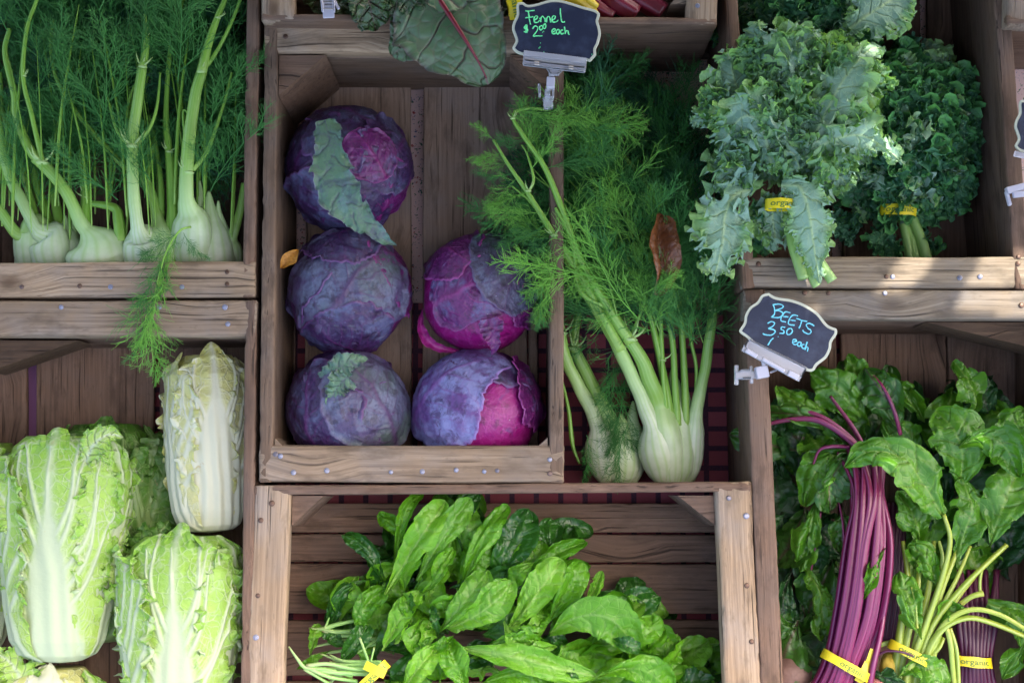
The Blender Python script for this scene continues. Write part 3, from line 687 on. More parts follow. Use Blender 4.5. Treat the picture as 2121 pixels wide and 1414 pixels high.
# the fennel lying on the cloth between the crates
GM = 'fennel lying between the cabbage and kale crates'
K1 = fennel('fennel with the shorter white bulb, left of the pair, fronds trailing over it', (1275, 920, -320),
  [sheath(1254, 998, 1240, 892, 36, -215, -180, 14, top=[(1226, 850, -178), (1200, 800, -165), (1172, 745, -150), (1161, 690, -140), (1150, 600, -130)], flat=.85),
   sheath(1286, 1003, 1288, 856, 44, -222, -185, 26, flat=.85), sheath(1308, 1000, 1312, 830, 32, -230, -195, 18, flat=.85), sheath(1268, 1002, 1256, 862, 34, -228, -200, 15, top=[(1240, 830, -190), (1212, 770, -185), (1188, 720, -180)], flat=.85)],
  [([(1165, 790, -180), (1178, 850, -180), (1186, 920, -185), (1200, 960, -190)], [2.5, 4, 5, 2]), ([(1161, 690, -140), (1150, 600, -130), (1180, 480, -110), (1200, 380, -100)], [11, 9, 6, 4]), ([(1188, 722, -180), (1200, 640, -170), (1240, 540, -150), (1260, 420, -150)], [9, 8, 6, 4])], 7, GM, extra=[(1163, 690, -138, 12), (1188, 722, -178, 12)])
K2 = fennel('fennel with the longer white bulb and thick stalks running up to the left', (1395, 900, -320),
  [sheath(1378, 1002, 1352, 886, 42, -195, -150, 15, top=[(1336, 845, -138), (1314, 790, -115), (1282, 722, -85), (1262, 680, -75), (1215, 600, -45), (1170, 520, -20)], flat=.85),
   sheath(1392, 1004, 1366, 840, 40, -190, -150, 16, top=[(1350, 800, -120), (1332, 750, -95), (1305, 705, -75)], flat=.85),
   sheath(1404, 1006, 1394, 760, 46, -205, -165, 26, flat=.85), sheath(1422, 1002, 1416, 780, 34, -210, -172, 18, flat=.85), sheath(1432, 994, 1440, 860, 24, -205, -168, 12, top=[(1452, 800, -160), (1464, 740, -150), (1472, 680, -140), (1478, 640, -140)], flat=.85)],
  [([(1286, 725, -80), (1240, 640, -55), (1195, 560, -25), (1148, 488, -5), (1118, 440, 5), (1090, 395, 12), (1052, 340, 18), (1022, 290, 20)], [12, 11, 9, 8, 7, 5.5, 4, 2.5]),
   ([(1148, 488, -3), (1100, 420, 5), (1060, 385, 8)], [4, 3, 2]), ([(1095, 398, 12), (1105, 370, 14), (1092, 320, 12), (1080, 300, 10)], [3, 3, 2.4, 1.5]),
   ([(1306, 708, -72), (1262, 640, -50), (1205, 545, -20), (1170, 450, 0), (1130, 350, 15), (1090, 290, 22), (1062, 245, 24), (1075, 228, 20), (1120, 226, 10), (1180, 238, -10)], [12, 11, 9, 8, 7, 6, 5, 4, 3.5, 2]),
   ([(1262, 640, -50), (1200, 600, -30), (1185, 500, -5), (1150, 430, 8)], [5, 5, 4, 3]),
   ([(1390, 880, -158), (1378, 800, -134), (1358, 700, -110), (1330, 590, -90), (1290, 480, -70), (1230, 370, -60), (1180, 270, -50)], [11, 8, 6, 6, 5, 3]),
   ([(1384, 880, -156), (1374, 790, -122), (1366, 640, -100), (1352, 560, -60), (1310, 470, -40), (1290, 420, -35), (1260, 390, -35)], [7, 5.5, 5, 5, 4, 3]),
   ([(1404, 880, -158), (1398, 800, -138), (1392, 700, -120), (1372, 600, -100), (1340, 500, -80), (1290, 400, -75)], [9, 7, 6, 5, 3]),
   ([(1420, 880, -165), (1418, 790, -150), (1410, 650, -130), (1400, 520, -120), (1350, 400, -110), (1290, 320, -100)], [9, 7, 6, 6, 4]),
   ([(1440, 840, -170), (1442, 760, -160), (1430, 690, -150), (1440, 600, -150), (1445, 480, -150)], [4, 4, 4, 3, 3]),
   ([(1478, 645, -140), (1478, 560, -140), (1440, 420, -130), (1380, 300, -120)], [9, 6, 5, 4]),
   ([(1305, 700, -75), (1330, 640, -60), (1340, 600, -60)], [4, 3, 2])], 8, GM,
  extra=[(1283, 722, -82, 13), (1305, 703, -70, 13), (1148, 488, -2, 8), (1094, 396, 14, 6), (1372, 746, -118, 8), (1478, 642, -138, 13), (1062, 246, 26, 5)])
for i in range(22):
    t = i / 21; x0 = lerp(1290, 1450, t) + rs6.uniform(-12, 12); y0 = rs6.uniform(560, 720); L = rs6.uniform(180, 330); a = rs6.uniform(.25, .75); h = lerp(-30, -110, t) + rs6.uniform(-20, 10)
    pts = [(x0, y0, h - 20), (x0 - L * .3 * a * .7, y0 - L * .35, h), (x0 - L * .7 * a, y0 - L * .7, h + 12), (x0 - L * a * 1.15, y0 - L * .95, h)]; r0 = rs6.uniform(1.6, 3.6)
    V, Q, N, s_, gv, uv = tube(PP(pts), [r0 * .5, r0, r0 * .9, r0 * .8, r0 * .65, r0 * .3], ns=7, n=18); build('stalk', V, M_STALK, K2, quads=Q, ngons=N, attrs={'along': s_ * .6, 'groove': gv * 0})
K3 = fennel('fennel whose bulb is hidden, a dark cloud of fronds spreading up towards the pink cloth', (1400, 500, -320), [],
  [([(1420, 700, -200), (1400, 560, -190), (1370, 420, -190), (1330, 300, -190), (1290, 200, -190)], [7, 6, 5, 4, 3]), ([(1450, 560, -190), (1460, 450, -190), (1420, 330, -190)], [5, 4, 3])], 9, GM)
def fill_fronds(root, n, region, dirf, hr, Lr, seed, mis=(0, 1)):
    rs = random.Random(seed); reg = np.array(region, float); x0, y0 = reg.min(0); x1, y1 = reg.max(0); c = 0
    def inside(x, y):
        r = False; j = len(reg) - 1
        for i in range(len(reg)):
            if (reg[i, 1] > y) != (reg[j, 1] > y) and x < (reg[j, 0] - reg[i, 0]) * (y - reg[i, 1]) / (reg[j, 1] - reg[i, 1]) + reg[i, 0]: r = not r
            j = i
        return r
    while c < n:
        x, y = rs.uniform(x0, x1), rs.uniform(y0, y1)
        if not inside(x, y): continue
        a = dirf(x, y) + rs.gauss(0, .45); t = rs.random(); h = lerp(hr[0], hr[1], t)
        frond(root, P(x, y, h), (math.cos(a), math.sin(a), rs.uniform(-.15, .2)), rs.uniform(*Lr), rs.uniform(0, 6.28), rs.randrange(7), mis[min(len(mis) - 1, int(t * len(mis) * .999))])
        c += 1
up_ = math.pi / 2
fill_fronds(F1, 26, [(-60, 60), (60, 60), (80, 470), (-60, 420)], lambda x, y: up_ + .3, (-180, -30), (90, 170), 11)
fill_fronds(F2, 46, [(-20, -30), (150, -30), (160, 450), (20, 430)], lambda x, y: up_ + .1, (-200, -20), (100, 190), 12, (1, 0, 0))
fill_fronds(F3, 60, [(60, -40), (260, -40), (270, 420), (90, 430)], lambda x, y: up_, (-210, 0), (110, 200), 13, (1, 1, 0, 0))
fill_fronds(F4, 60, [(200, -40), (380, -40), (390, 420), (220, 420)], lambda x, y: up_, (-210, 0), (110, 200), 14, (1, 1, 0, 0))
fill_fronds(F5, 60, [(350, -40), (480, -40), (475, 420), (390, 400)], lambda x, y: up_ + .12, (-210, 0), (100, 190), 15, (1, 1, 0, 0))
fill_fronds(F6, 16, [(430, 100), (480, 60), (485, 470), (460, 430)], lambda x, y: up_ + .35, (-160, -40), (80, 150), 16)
for (x, y, h, dx, dy, L, k) in ((370, 478, -5, -.45, -1, 120, 1), (352, 505, 12, -.3, -1, 130, 2), (335, 560, 18, -.15, -1, 150, 3), (318, 610, 18, -.08, -1, 120, 4), (312, 650, 14, 0, -1, 115, 5), (380, 482, 0, .3, -.9, 60, 6), (372, 480, 0, -.9, -.6, 90, 0)):
    frond(F4, P(x, y, h), (dx, dy, -.02), L, k * 1.3, k, 2 if k % 2 else 0)
a = Acc(); add_tube(a, PP([(395, 470, -10), (372, 478, 6), (345, 520, 16), (325, 590, 20), (312, 680, 16), (318, 755, 6)]), [2.6, 2.2, 2, 1.6, 1.2, .7], ns=6, n=30); a.build('stalk', M_STALK, F4)

dl = lambda x, y: up_ + .55 + (1300 - x) * .001
fill_fronds(K3, 84, [(1150, 190), (1250, 140), (1340, 160), (1420, 240), (1470, 330), (1480, 650), (1440, 740), (1250, 700), (1170, 500)], lambda x, y: up_ + .35, (-260, -110), (120, 200), 21, (1, 1, 0))
fill_fronds(K1, 42, [(1160, 330), (1330, 330), (1400, 620), (1350, 700), (1180, 690), (1160, 600)], dl, (-180, -70), (100, 180), 22, (1, 1, 0))
fill_fronds(K2, 62, [(1180, 270), (1330, 330), (1440, 560), (1450, 720), (1330, 690), (1220, 600), (1150, 420)], dl, (-110, -5), (110, 190), 23, (1, 1, 0, 0, 2))
for i, (x, y, dx, dy, L) in enumerate(((1060, 240, 1, .05, 110), (1075, 228, 1, -.3, 130), (1100, 300, -.2, .5, 90), (1090, 290, -1, -.1, 62), (1022, 290, -.4, .6, 50), (1052, 340, -1, .0, 58), (1060, 360, -1, -.3, 62), (1095, 398, -1, -.3, 84), (1118, 440, -1, -.1, 84), (1130, 465, -.9, -.6, 90), (1092, 320, .2, .8, 75), (1100, 350, .6, .6, 110), (1148, 488, -.7, -.8, 80), (1165, 520, -.5, -.9, 110), (1150, 560, -.4, -.9, 100), (1130, 350, .7, .3, 120), (1170, 450, .8, .4, 120), (1200, 250, .9, -.1, 130), (1150, 240, .9, -.4, 120), (1040, 315, -.9, -.5, 60), (1070, 370, -.9, -.7, 80), (1125, 590, -.2, -1, 80))):
    frond(K2, P(x, y, 16), (dx, dy, -.05), L, i * 1.9, i, 2 if i % 3 else 0)
fill_fronds(K2, 34, [(1280, 560), (1470, 520), (1480, 740), (1400, 730), (1300, 690)], lambda x, y: up_ + .15, (-150, -70), (80, 150), 29, (1, 0))
fill_fronds(K3, 14, [(1400, 400), (1490, 400), (1488, 660), (1420, 640)], lambda x, y: up_ + .1, (-130, -70), (90, 150), 30, (1, 0))
for i, (x, y, dx, dy, L) in enumerate(((1400, 640, -.5, .8, 70), (1330, 610, .8, .4, 75), (1345, 640, .3, .9, 70), (1420, 600, -.8, .3, 60))):
    frond(K2, P(x, y, 26), (dx, dy, .1), L, i * 2.1, i, (0, 2)[i % 2])
for i, (x, y, dx, dy, L) in enumerate(((1310, 720, -.2, -1, 90), (1300, 740, -.7, -.8, 100), (1270, 760, .1, -1, 120), (1290, 820, -.1, -1, 120), (1250, 850, .5, -.8, 110), (1300, 880, -.4, -.8, 110), (1215, 900, .3, -1, 80), (1240, 700, -.8, -.6, 90))):
    frond(K1, P(x, y, -140), (dx, dy, -.1), L, i * 1.7, i, 0)
# ------------------------------------------------------------------ napa cabbages
def napa_mat(name, lo, hi, white, yellow):
    m, nt, b = nmat(name); g = NT(nt); tc = g('TexCoord').outputs['Object']
    n1 = g.noise(tc, 26, 4, .6, .3); c = g.mix(g.mapr(n1, .32, .68), lo, hi)
    c = g.mix(g.mapr(g.attr('edge'), .0, 1., 0, .75), yellow, c)
    wv = g('VectorMath', {0: tc, 1: g('VectorMath', {0: g('TexNoise', {'Vector': tc, 'Scale': 60.}).outputs['Color'], 1: (.012, .012, .012)}, operation='MULTIPLY').outputs[0]}, operation='ADD').outputs[0]
    vo = g('TexVoronoi', {'Vector': wv, 'Scale': 62.}, feature='DISTANCE_TO_EDGE').outputs['Distance']; vl = g.mapr(vo, .085, .0)
    vo2 = g('TexVoronoi', {'Vector': wv, 'Scale': 150.}, feature='DISTANCE_TO_EDGE').outputs['Distance']; vl2 = g.mapr(vo2, .12, .0)
    c = g.mix(g.math('MULTIPLY', vl, .40), c, white); c = g.mix(g.math('MULTIPLY', vl2, .10), c, white)
    c = g.mix(g.attr('vein'), c, white)
    br = g.mapr(g.noise(tc, 48, 3, .6), .70, .76, 0, .5); c = g.mix(br, c, (.45, .30, .12))
    g.l.new(c, b.inputs['Base Color']); b.inputs['Roughness'].default_value = .42; b.inputs['Specular IOR Level'].default_value = .45
    h = g.math('ADD', g.math('MULTIPLY', g.math('SUBTRACT', vl, g.attr('vein')), -.0), g.math('ADD', g.math('MULTIPLY', vl, .55), g.math('MULTIPLY', vl2, .2)))
    h = g.math('MULTIPLY', h, g.math('SUBTRACT', 1., g.attr('vein'))); h = g.math('ADD', h, g.math('MULTIPLY', g.noise(tc, 150, 3), .5))
    nb = g.bump(h, .8, .0013); g.l.new(nb, b.inputs['Normal'])
    tr = g('BsdfTranslucent', {'Color': g.mix(1., c, (1.2, 1.25, .8), 'MULTIPLY'), 'Normal': nb}); mx = g('MixShader', {'Fac': .15}); g.l.new(b.outputs[0], mx.inputs[1]); g.l.new(tr.outputs[0], mx.inputs[2])
    g.l.new(mx.outputs[0], nt.nodes['Material Output'].inputs[0]); return m
M_NAPA = napa_mat('napa_leaf', (.12, .32, .016), (.20, .43, .035), (.42, .49, .31), (.32, .46, .08))
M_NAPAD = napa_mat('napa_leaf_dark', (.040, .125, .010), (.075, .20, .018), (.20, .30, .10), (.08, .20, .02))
M_NAPAY = napa_mat('napa_leaf_yellow', (.44, .46, .10), (.50, .54, .20), (.56, .57, .42), (.54, .52, .24))

def segdist(X, Y, polys, widths):
    """greatest soft coverage of points by tapered vein lines"""
    out = np.zeros_like(X)
    for pl, (w0, w1, k_) in zip(polys, widths):
        pl = np.asarray(pl); n = len(pl) - 1
        bb0, bb1 = pl.min(0) - 14 - w0, pl.max(0) + 14 + w0; m = (X > bb0[0]) & (X < bb1[0]) & (Y > bb0[1]) & (Y < bb1[1])
        if not m.any(): continue
        x, y = X[m], Y[m]; best = np.zeros_like(x)
        for i in range(n):
            a, b = pl[i], pl[i + 1]; d = b - a; t = np.clip(((x - a[0]) * d[0] + (y - a[1]) * d[1]) / (d @ d + 1e-9), 0, 1)
            dist = np.hypot(x - a[0] - d[0] * t, y - a[1] - d[1] * t); w = lerp(w0, w1, (i + t) / n)
            best = np.maximum(best, np.clip(1.25 - dist / w * .9, 0, 1))
        out[m] = np.maximum(out[m], best * k_)
    return out

def napa_veins(L, W, seed, fan=5, s0=.34, white=1.0):
    rs = random.Random(seed); pl = []; wd = []
    def wob(p0, p1, bulge, k=7, a=5):
        p0, p1 = np.array(p0, float), np.array(p1, float); d = p1 - p0; nl = np.array([-d[1], d[0]]) / (np.linalg.norm(d) + 1e-6); ph = rs.uniform(0, 6)
        return [p0 + d * t + nl * (bulge * 4 * t * (1 - t) + a * math.sin(t * 7 + ph) * t) for t in np.linspace(0, 1, k)]
    # trunk
    pl.append(wob((0, 0), (rs.uniform(-6, 6), L * .93), 0, 12, 4)); wd.append((W * .30, 2.0, 1))
    for sd in (-1, 1):
        for i in range(fan):
            u = i / (fan - 1); ys = L * (s0 + .34 * u); xs = sd * W * lerp(.22, .05, u) * white
            ang = lerp(.62, .20, u) + rs.uniform(-.06, .06); ln = L * lerp(.44, .36, u) * rs.uniform(.9, 1.1)
            e = (xs + sd * math.sin(ang) * ln, ys + math.cos(ang) * ln); m = wob((xs * .35, ys - L * .16), e, -sd * ln * rs.uniform(.08, .18), 11, 7)
            pl.append(m); wd.append((lerp(9.5, 8, u), 2.0, 1))
            for q in range(3):
                k = rs.randint(4, 9); p = m[k]; a2 = ang * sd + (1 if q % 2 else -1) * rs.uniform(.6, 1.0); l2 = ln * rs.uniform(.15, .32)
                pl.append(wob(p, (p[0] + math.sin(a2) * l2, p[1] + math.cos(a2) * l2), rs.uniform(-6, 6), 6, 3)); wd.append((2.2, .6, .75))
                k2 = 3; p2 = pl[-1][k2]; a3 = a2 + rs.choice((-1, 1)) * .9; pl.append(wob(p2, (p2[0] + math.sin(a3) * l2 * .6, p2[1] + math.cos(a3) * l2 * .6), 2, 4, 2)); wd.append((1.4, .5, .6))
        for i in range(20):                                     # fine feathering low on the leaf
            ys = L * (.04 + .42 * i / 19); xs = sd * W * lerp(.55, .20, i / 19); ln = W * rs.uniform(.45, .9)
            pl.append(wob((xs, ys), (xs + sd * ln * .62, ys + ln), -sd * 8, 6, 3)); wd.append((2.6, .6, .42))
    return pl, wd

def napa(label, base, top, W, hc, seed, mat, wrappers, depth=.80, heart=None, prof=None, group='napa cabbages in the lower left crate'):
    p0, p1 = P(*base, hc), P(*top, hc); ax = p1 - p0; L = np.linalg.norm(ax); ey = ax / L; ex = nrm(np.cross(ey, [0, 0, 1.])); ez = np.cross(ex, ey)
    root = thing('napa_cabbage', label, 'cabbage', (p0[0], p0[1], hc - W * depth), group)
    ps = prof or [(0, .0), (.012, .36), (.04, .55), (.10, .68), (.25, .80), (.45, .90), (.65, 1.0), (.82, 1.0), (.93, .84), (1.0, .55), (1.08, .2)]
    sx, wx = zip(*ps)
    def width(s): return np.interp(s, sx, wx)
    def surf(s, t, off, z=0):
        w = (width(s) * W + off)
        return p0 + (s * L)[..., None] * ey + (w * np.sin(t))[..., None] * ex + (w * depth * np.cos(t) + z)[..., None] * ez
    nu, nv = 90, 72; s = np.linspace(0, .975, nu); t = np.linspace(-math.pi, math.pi, nv, endpoint=False); Sg, Tg = np.meshgrid(s, t, indexing='ij')
    rib = .5 + .5 * np.cos(Tg * 16 + seed); V = surf(Sg, Tg, -7 + rib * 2 + 4 * fbm(np.stack([Sg * 9, Tg * 2.5, Sg * 0 + seed], -1), 2, seed) * Sg)
    build('heart', V.reshape(-1, 3), heart or mat, root, quads=gridq(nu, nv, True)[:, ::-1], ngons=[list(range(nv)), [(nu - 1) * nv + i for i in range(nv)][::-1]],
          attrs={'vein': sstep(.75, .25, Sg).ravel() * .9, 'edge': (Sg * .8).ravel()})
    for wi, (ac, span, off, s1, kw) in enumerate(wrappers):
        sd = seed * 10 + wi; nu, nv = 230, 190; hi = wi < 2
        if not hi: nu, nv = 130, 110
        s = np.linspace(0, 1, nu); v = np.linspace(-1, 1, nv); Sg, Vg = np.meshgrid(s, v, indexing='ij'); S_ = Sg * s1
        sp = span * np.interp(S_, [0, .08, .3, .6, 1.05], [1.0, .95, .92, 1.0, 1.0]) * np.sqrt(np.clip(1 - np.clip((Sg - .80) / .20, 0, 1) ** 2 * .80, 0, 1))
        tl = Vg * sp; X = tl * width(S_) * W; Y = S_ * L
        pl, wd = napa_veins(L, W * span * .62, sd, s0=kw.get('s0', .34)); vein = segdist(X, Y, pl, wd)
        A = np.abs(Vg)
        thr = np.interp(S_, [0, .05, .15, .3, .42, .55, .7, 1.1], kw.get('white', [1.2, .80, .56, .38, .27, .15, .03, 0.0]))
        core = sstep(thr + .10, thr - .08, A + .03 * vnoise(np.stack([X / 9, Y / 22, X * 0], -1), sd)); vein = np.maximum(vein, core)
        grn = 1 - core
        S_ = S_ * (1 - .085 * A ** 3.2 * sstep(.45, 1, Sg)); nz = np.stack([X / 26, Y / 26, X * 0 + sd], -1)
        z = off + (3.2 if wi == 0 else 1.6) * kw.get('vh', 1) * sstep(.35, 1, vein) * (1 - core) + grn * (4.6 * np.abs(vnoise(nz * .55, sd)) + .8 * np.abs(vnoise(nz * 2.0, sd + 1)) + .5 * vnoise(nz * 5, sd + 2)) * (.4 + .6 * Sg) + core * 2.4 * np.cos(X / W * 22 * (1 + .2 * Sg) + 2 * vnoise(nz * .3, sd)) * (1 - Sg)
        E = np.maximum(sstep(.72, 1., A), sstep(.86, 1., Sg)) * sstep(.10, .35, Sg)
        q = np.where(Sg > .86, X / 30, Y / 34 * np.sign(Vg) + 9)
        rf = kw.get('ruf', 9)
        z = z + E * rf * (np.sin(q * 3.2 + 2 * vnoise(nz * .6, sd)) + .6 * np.sin(q * 7.3 + 1) + .5 * vnoise(nz * 3, sd + 5)) + E * kw.get('lift', 5)
        z = z + kw.get('flare', 0) * E ** 2
        tl = tl + E * .05 * np.sin(q * 5) + E * .05 * vnoise(nz * 4, sd + 6); S_ = S_ + E * (.014 * np.sin(q * 4.1 + 1) + .012 * vnoise(nz * 4, sd + 7))
        V = surf(S_, tl + ac, z)
        build('outer_leaf', V.reshape(-1, 3), kw.get('mat', mat), root, quads=gridq(nu, nv)[:, ::-1], attrs={'vein': np.clip(vein, 0, 1).ravel(), 'edge': np.clip(E * .7 + Sg * .8, 0, 1).ravel()})
    return root

N1 = napa('biggest napa cabbage, bright green with a fan of white veins', (122, 1372), (142, 893), 136, -95, 5, M_NAPA,
     [(0.0, 1.18, 3, 1.0, dict(ruf=6, lift=3)), (-1.15, .85, 9, .92, dict(ruf=9, lift=8, flare=8)), (1.2, .8, 0, .95, dict(ruf=7)), (-2.3, .9, -2, .95, {}), (2.3, .9, -2, .95, {})])
N2 = napa('pale yellowish napa cabbage with browned frilly edge against the right board', (436, 1103), (428, 728), 88, -120, 7, M_NAPAY,
     [(0.35, 1.0, 3, 1.03, dict(ruf=6, white=[1.2, 1.1, .95, .80, .62, .42, .14, 0])), (-.95, .9, 5, .97, dict(ruf=6, lift=4, vh=.25, white=[1.2, .9, .6, .4, .25, .1, 0, 0])), (1.5, .8, 0, .95, {}), (-2.1, .9, -2, .95, {})],
     prof=[(0, .0), (.012, .50), (.04, .70), (.12, .84), (.3, .95), (.5, 1.0), (.72, 1.0), (.86, .92), (.95, .72), (1.02, .45), (1.08, .2)])
N3 = napa('napa cabbage with wavy white veins, at the bottom right of its crate', (372, 1560), (380, 1098), 128, -85, 9, M_NAPA,
     [(0.05, 1.2, 4, 1.02, dict(ruf=8, lift=4)), (-1.1, .85, 8, .93, dict(ruf=13, lift=9, flare=8)), (1.2, .8, 0, .96, dict(ruf=9)), (-2.3, .9, -2, .95, {}), (2.3, .9, -2, .95, {})])
N4 = napa('napa cabbage at the bottom edge, its ribbed top showing below the big one', (105, 1800), (112, 1372), 104, -130, 13, M_NAPAY,
     [(0.0, 1.1, 3, 1.0, dict(ruf=5, white=[1.2, .9, .9, .85, .8, .75, .7, .5])), (-1.1, .9, 8, .99, dict(ruf=12, lift=8, mat=M_NAPA)), (1.2, .8, 3, .95, dict(mat=M_NAPA))])
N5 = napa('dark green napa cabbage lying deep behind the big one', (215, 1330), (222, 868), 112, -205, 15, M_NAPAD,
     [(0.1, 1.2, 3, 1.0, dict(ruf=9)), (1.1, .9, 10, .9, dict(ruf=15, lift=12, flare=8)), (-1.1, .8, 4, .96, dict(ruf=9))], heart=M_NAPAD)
N6 = napa('napa cabbage cut by the left edge, behind the big one', (-70, 1360), (-42, 905), 112, -190, 17, M_NAPA,
     [(0.2, 1.2, 3, 1.0, dict(ruf=9)), (1.2, .9, 6, .9, dict(ruf=12, lift=8))])
# loose frilly leaves that stick out between the heads
def napa_leaf(root, pts, W, seed, mat=M_NAPA, **k):
    kw = dict(nu=110, nv=50, nveins=6, vw=.07, mid=5, puck=4, ruf=9, ruf_f=(5, 13, 31), ruf_lat=.6, rufp=3, jag=.10, seed=seed, cup=.1); kw.update(k)
    return leaf_ob('outer_leaf', root, mat, PP(pts), W, [.35, .6, .85, 1, 1, .95, .8, .5, .1], **kw)
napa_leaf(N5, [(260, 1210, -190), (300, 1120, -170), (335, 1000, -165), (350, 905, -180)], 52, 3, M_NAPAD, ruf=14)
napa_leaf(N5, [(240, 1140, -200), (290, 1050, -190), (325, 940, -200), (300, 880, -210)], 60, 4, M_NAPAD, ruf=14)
napa_leaf(N3, [(300, 1300, -80), (262, 1220, -60), (240, 1150, -60), (262, 1090, -75)], 44, 5, ruf=13, roll=-.3)
napa_leaf(N3, [(300, 1200, -90), (300, 1140, -80), (330, 1105, -78), (350, 1080, -90)], 42, 6, M_NAPAD, ruf=12)
napa_leaf(N6, [(-40, 1180, -110), (-5, 1160, -70), (25, 1180, -60), (30, 1260, -80)], 46, 7, ruf=12)
napa_leaf(N1, [(60, 1120, -20), (20, 1050, -5), (-20, 1000, -10), (-50, 990, -20)], 44, 8, ruf=6)
napa_leaf(N4, [(60, 1440, -90), (40, 1400, -70), (20, 1370, -70), (-10, 1350, -80)], 48, 9, ruf=14)
napa_leaf(N1, [(175, 960, -5), (195, 920, 8), (225, 900, 6), (255, 905, -8)], 30, 10, ruf=4, cup=0)

# ------------------------------------------------------------------ red cabbages
def cab_mat(name, bloom, body, vein, dark, cover=.5, rough=.42, green=None):
    m, nt, b = nmat(name); g = NT(nt); tc = g('TexCoord').outputs['Object']; rnd = g('ObjectInfo').outputs['Random']
    off = g('VectorMath', {0: tc, 1: g('CombineXYZ', {0: g.math('MULTIPLY', rnd, 9.), 1: g.math('MULTIPLY', rnd, 5.)}).outputs[0]}, operation='ADD').outputs[0]
    n1 = g.noise(off, 19, 5, .62, .5); n2 = g.noise(off, 55, 4, .65, .5); n3 = g.noise(off, 11, 3, .5)
    c = g.mix(g.mapr(n1, .62 - cover * .3, .68 - cover * .2), body, bloom)
    c = g.mix(g.mapr(n2, .51, .63, 0, .8), c, dark)
    if green is not None: c = g.mix(g.mapr(n3, .52, .64, 0, .7), c, green)
    cr = g('TexVoronoi', {'Vector': g('VectorMath', {0: off, 1: g('VectorMath', {0: g('TexNoise', {'Vector': off, 'Scale': 35.}).outputs['Color'], 1: (.03, .03, .03)}, operation='MULTIPLY').outputs[0]}, operation='ADD').outputs[0], 'Scale': 42.}, feature='DISTANCE_TO_EDGE').outputs['Distance']
    c = g.mix(g.mapr(cr, .05, .0, 0, .35), c, vein)
    c = g.mix(g.math('MULTIPLY', g.attr('vein'), .85), c, vein)
    c = g.mix(g.mapr(g.attr('edge'), .93, 1., 0, .6), c, tuple(min(1, x * 1.6 + .03) for x in vein))
    sp = g.mapr(g.noise(off, 320, 2), .74, .78, 0, .6); c = g.mix(sp, c, (.45, .45, .60))
    g.l.new(c, b.inputs['Base Color']); b.inputs['Roughness'].default_value = rough; b.inputs['Specular IOR Level'].default_value = .45
    h = g.math('ADD', g.math('MULTIPLY', g.noise(off, 90, 5, .65), .9), g.math('MULTIPLY', g.noise(off, 26, 3, .6), 1.2))
    g.l.new(g.bump(h, .85, .003), b.inputs['Normal']); return m
CB = cab_mat('cabbage_bloom_blue', (.078, .082, .160), (.036, .016, .066), (.080, .014, .090), (.018, .006, .024), .5)
CG = cab_mat('cabbage_bloom_grey', (.100, .110, .175), (.060, .042, .100), (.065, .025, .085), (.022, .014, .032), .7, green=(.07, .115, .090))
CM = cab_mat('cabbage_magenta', (.16, .03, .16), (.24, .006, .125), (.36, .05, .24), (.11, .004, .06), .0, .3)
CV = cab_mat('cabbage_violet', (.105, .078, .185), (.100, .010, .092), (.19, .018, .13), (.040, .004, .040), .35, .36)
CL = cab_mat('cabbage_loose_green', (.085, .175, .145), (.085, .17, .10), (.10, .085, .15), (.05, .075, .08), .4, .5, green=(.10, .19, .09))

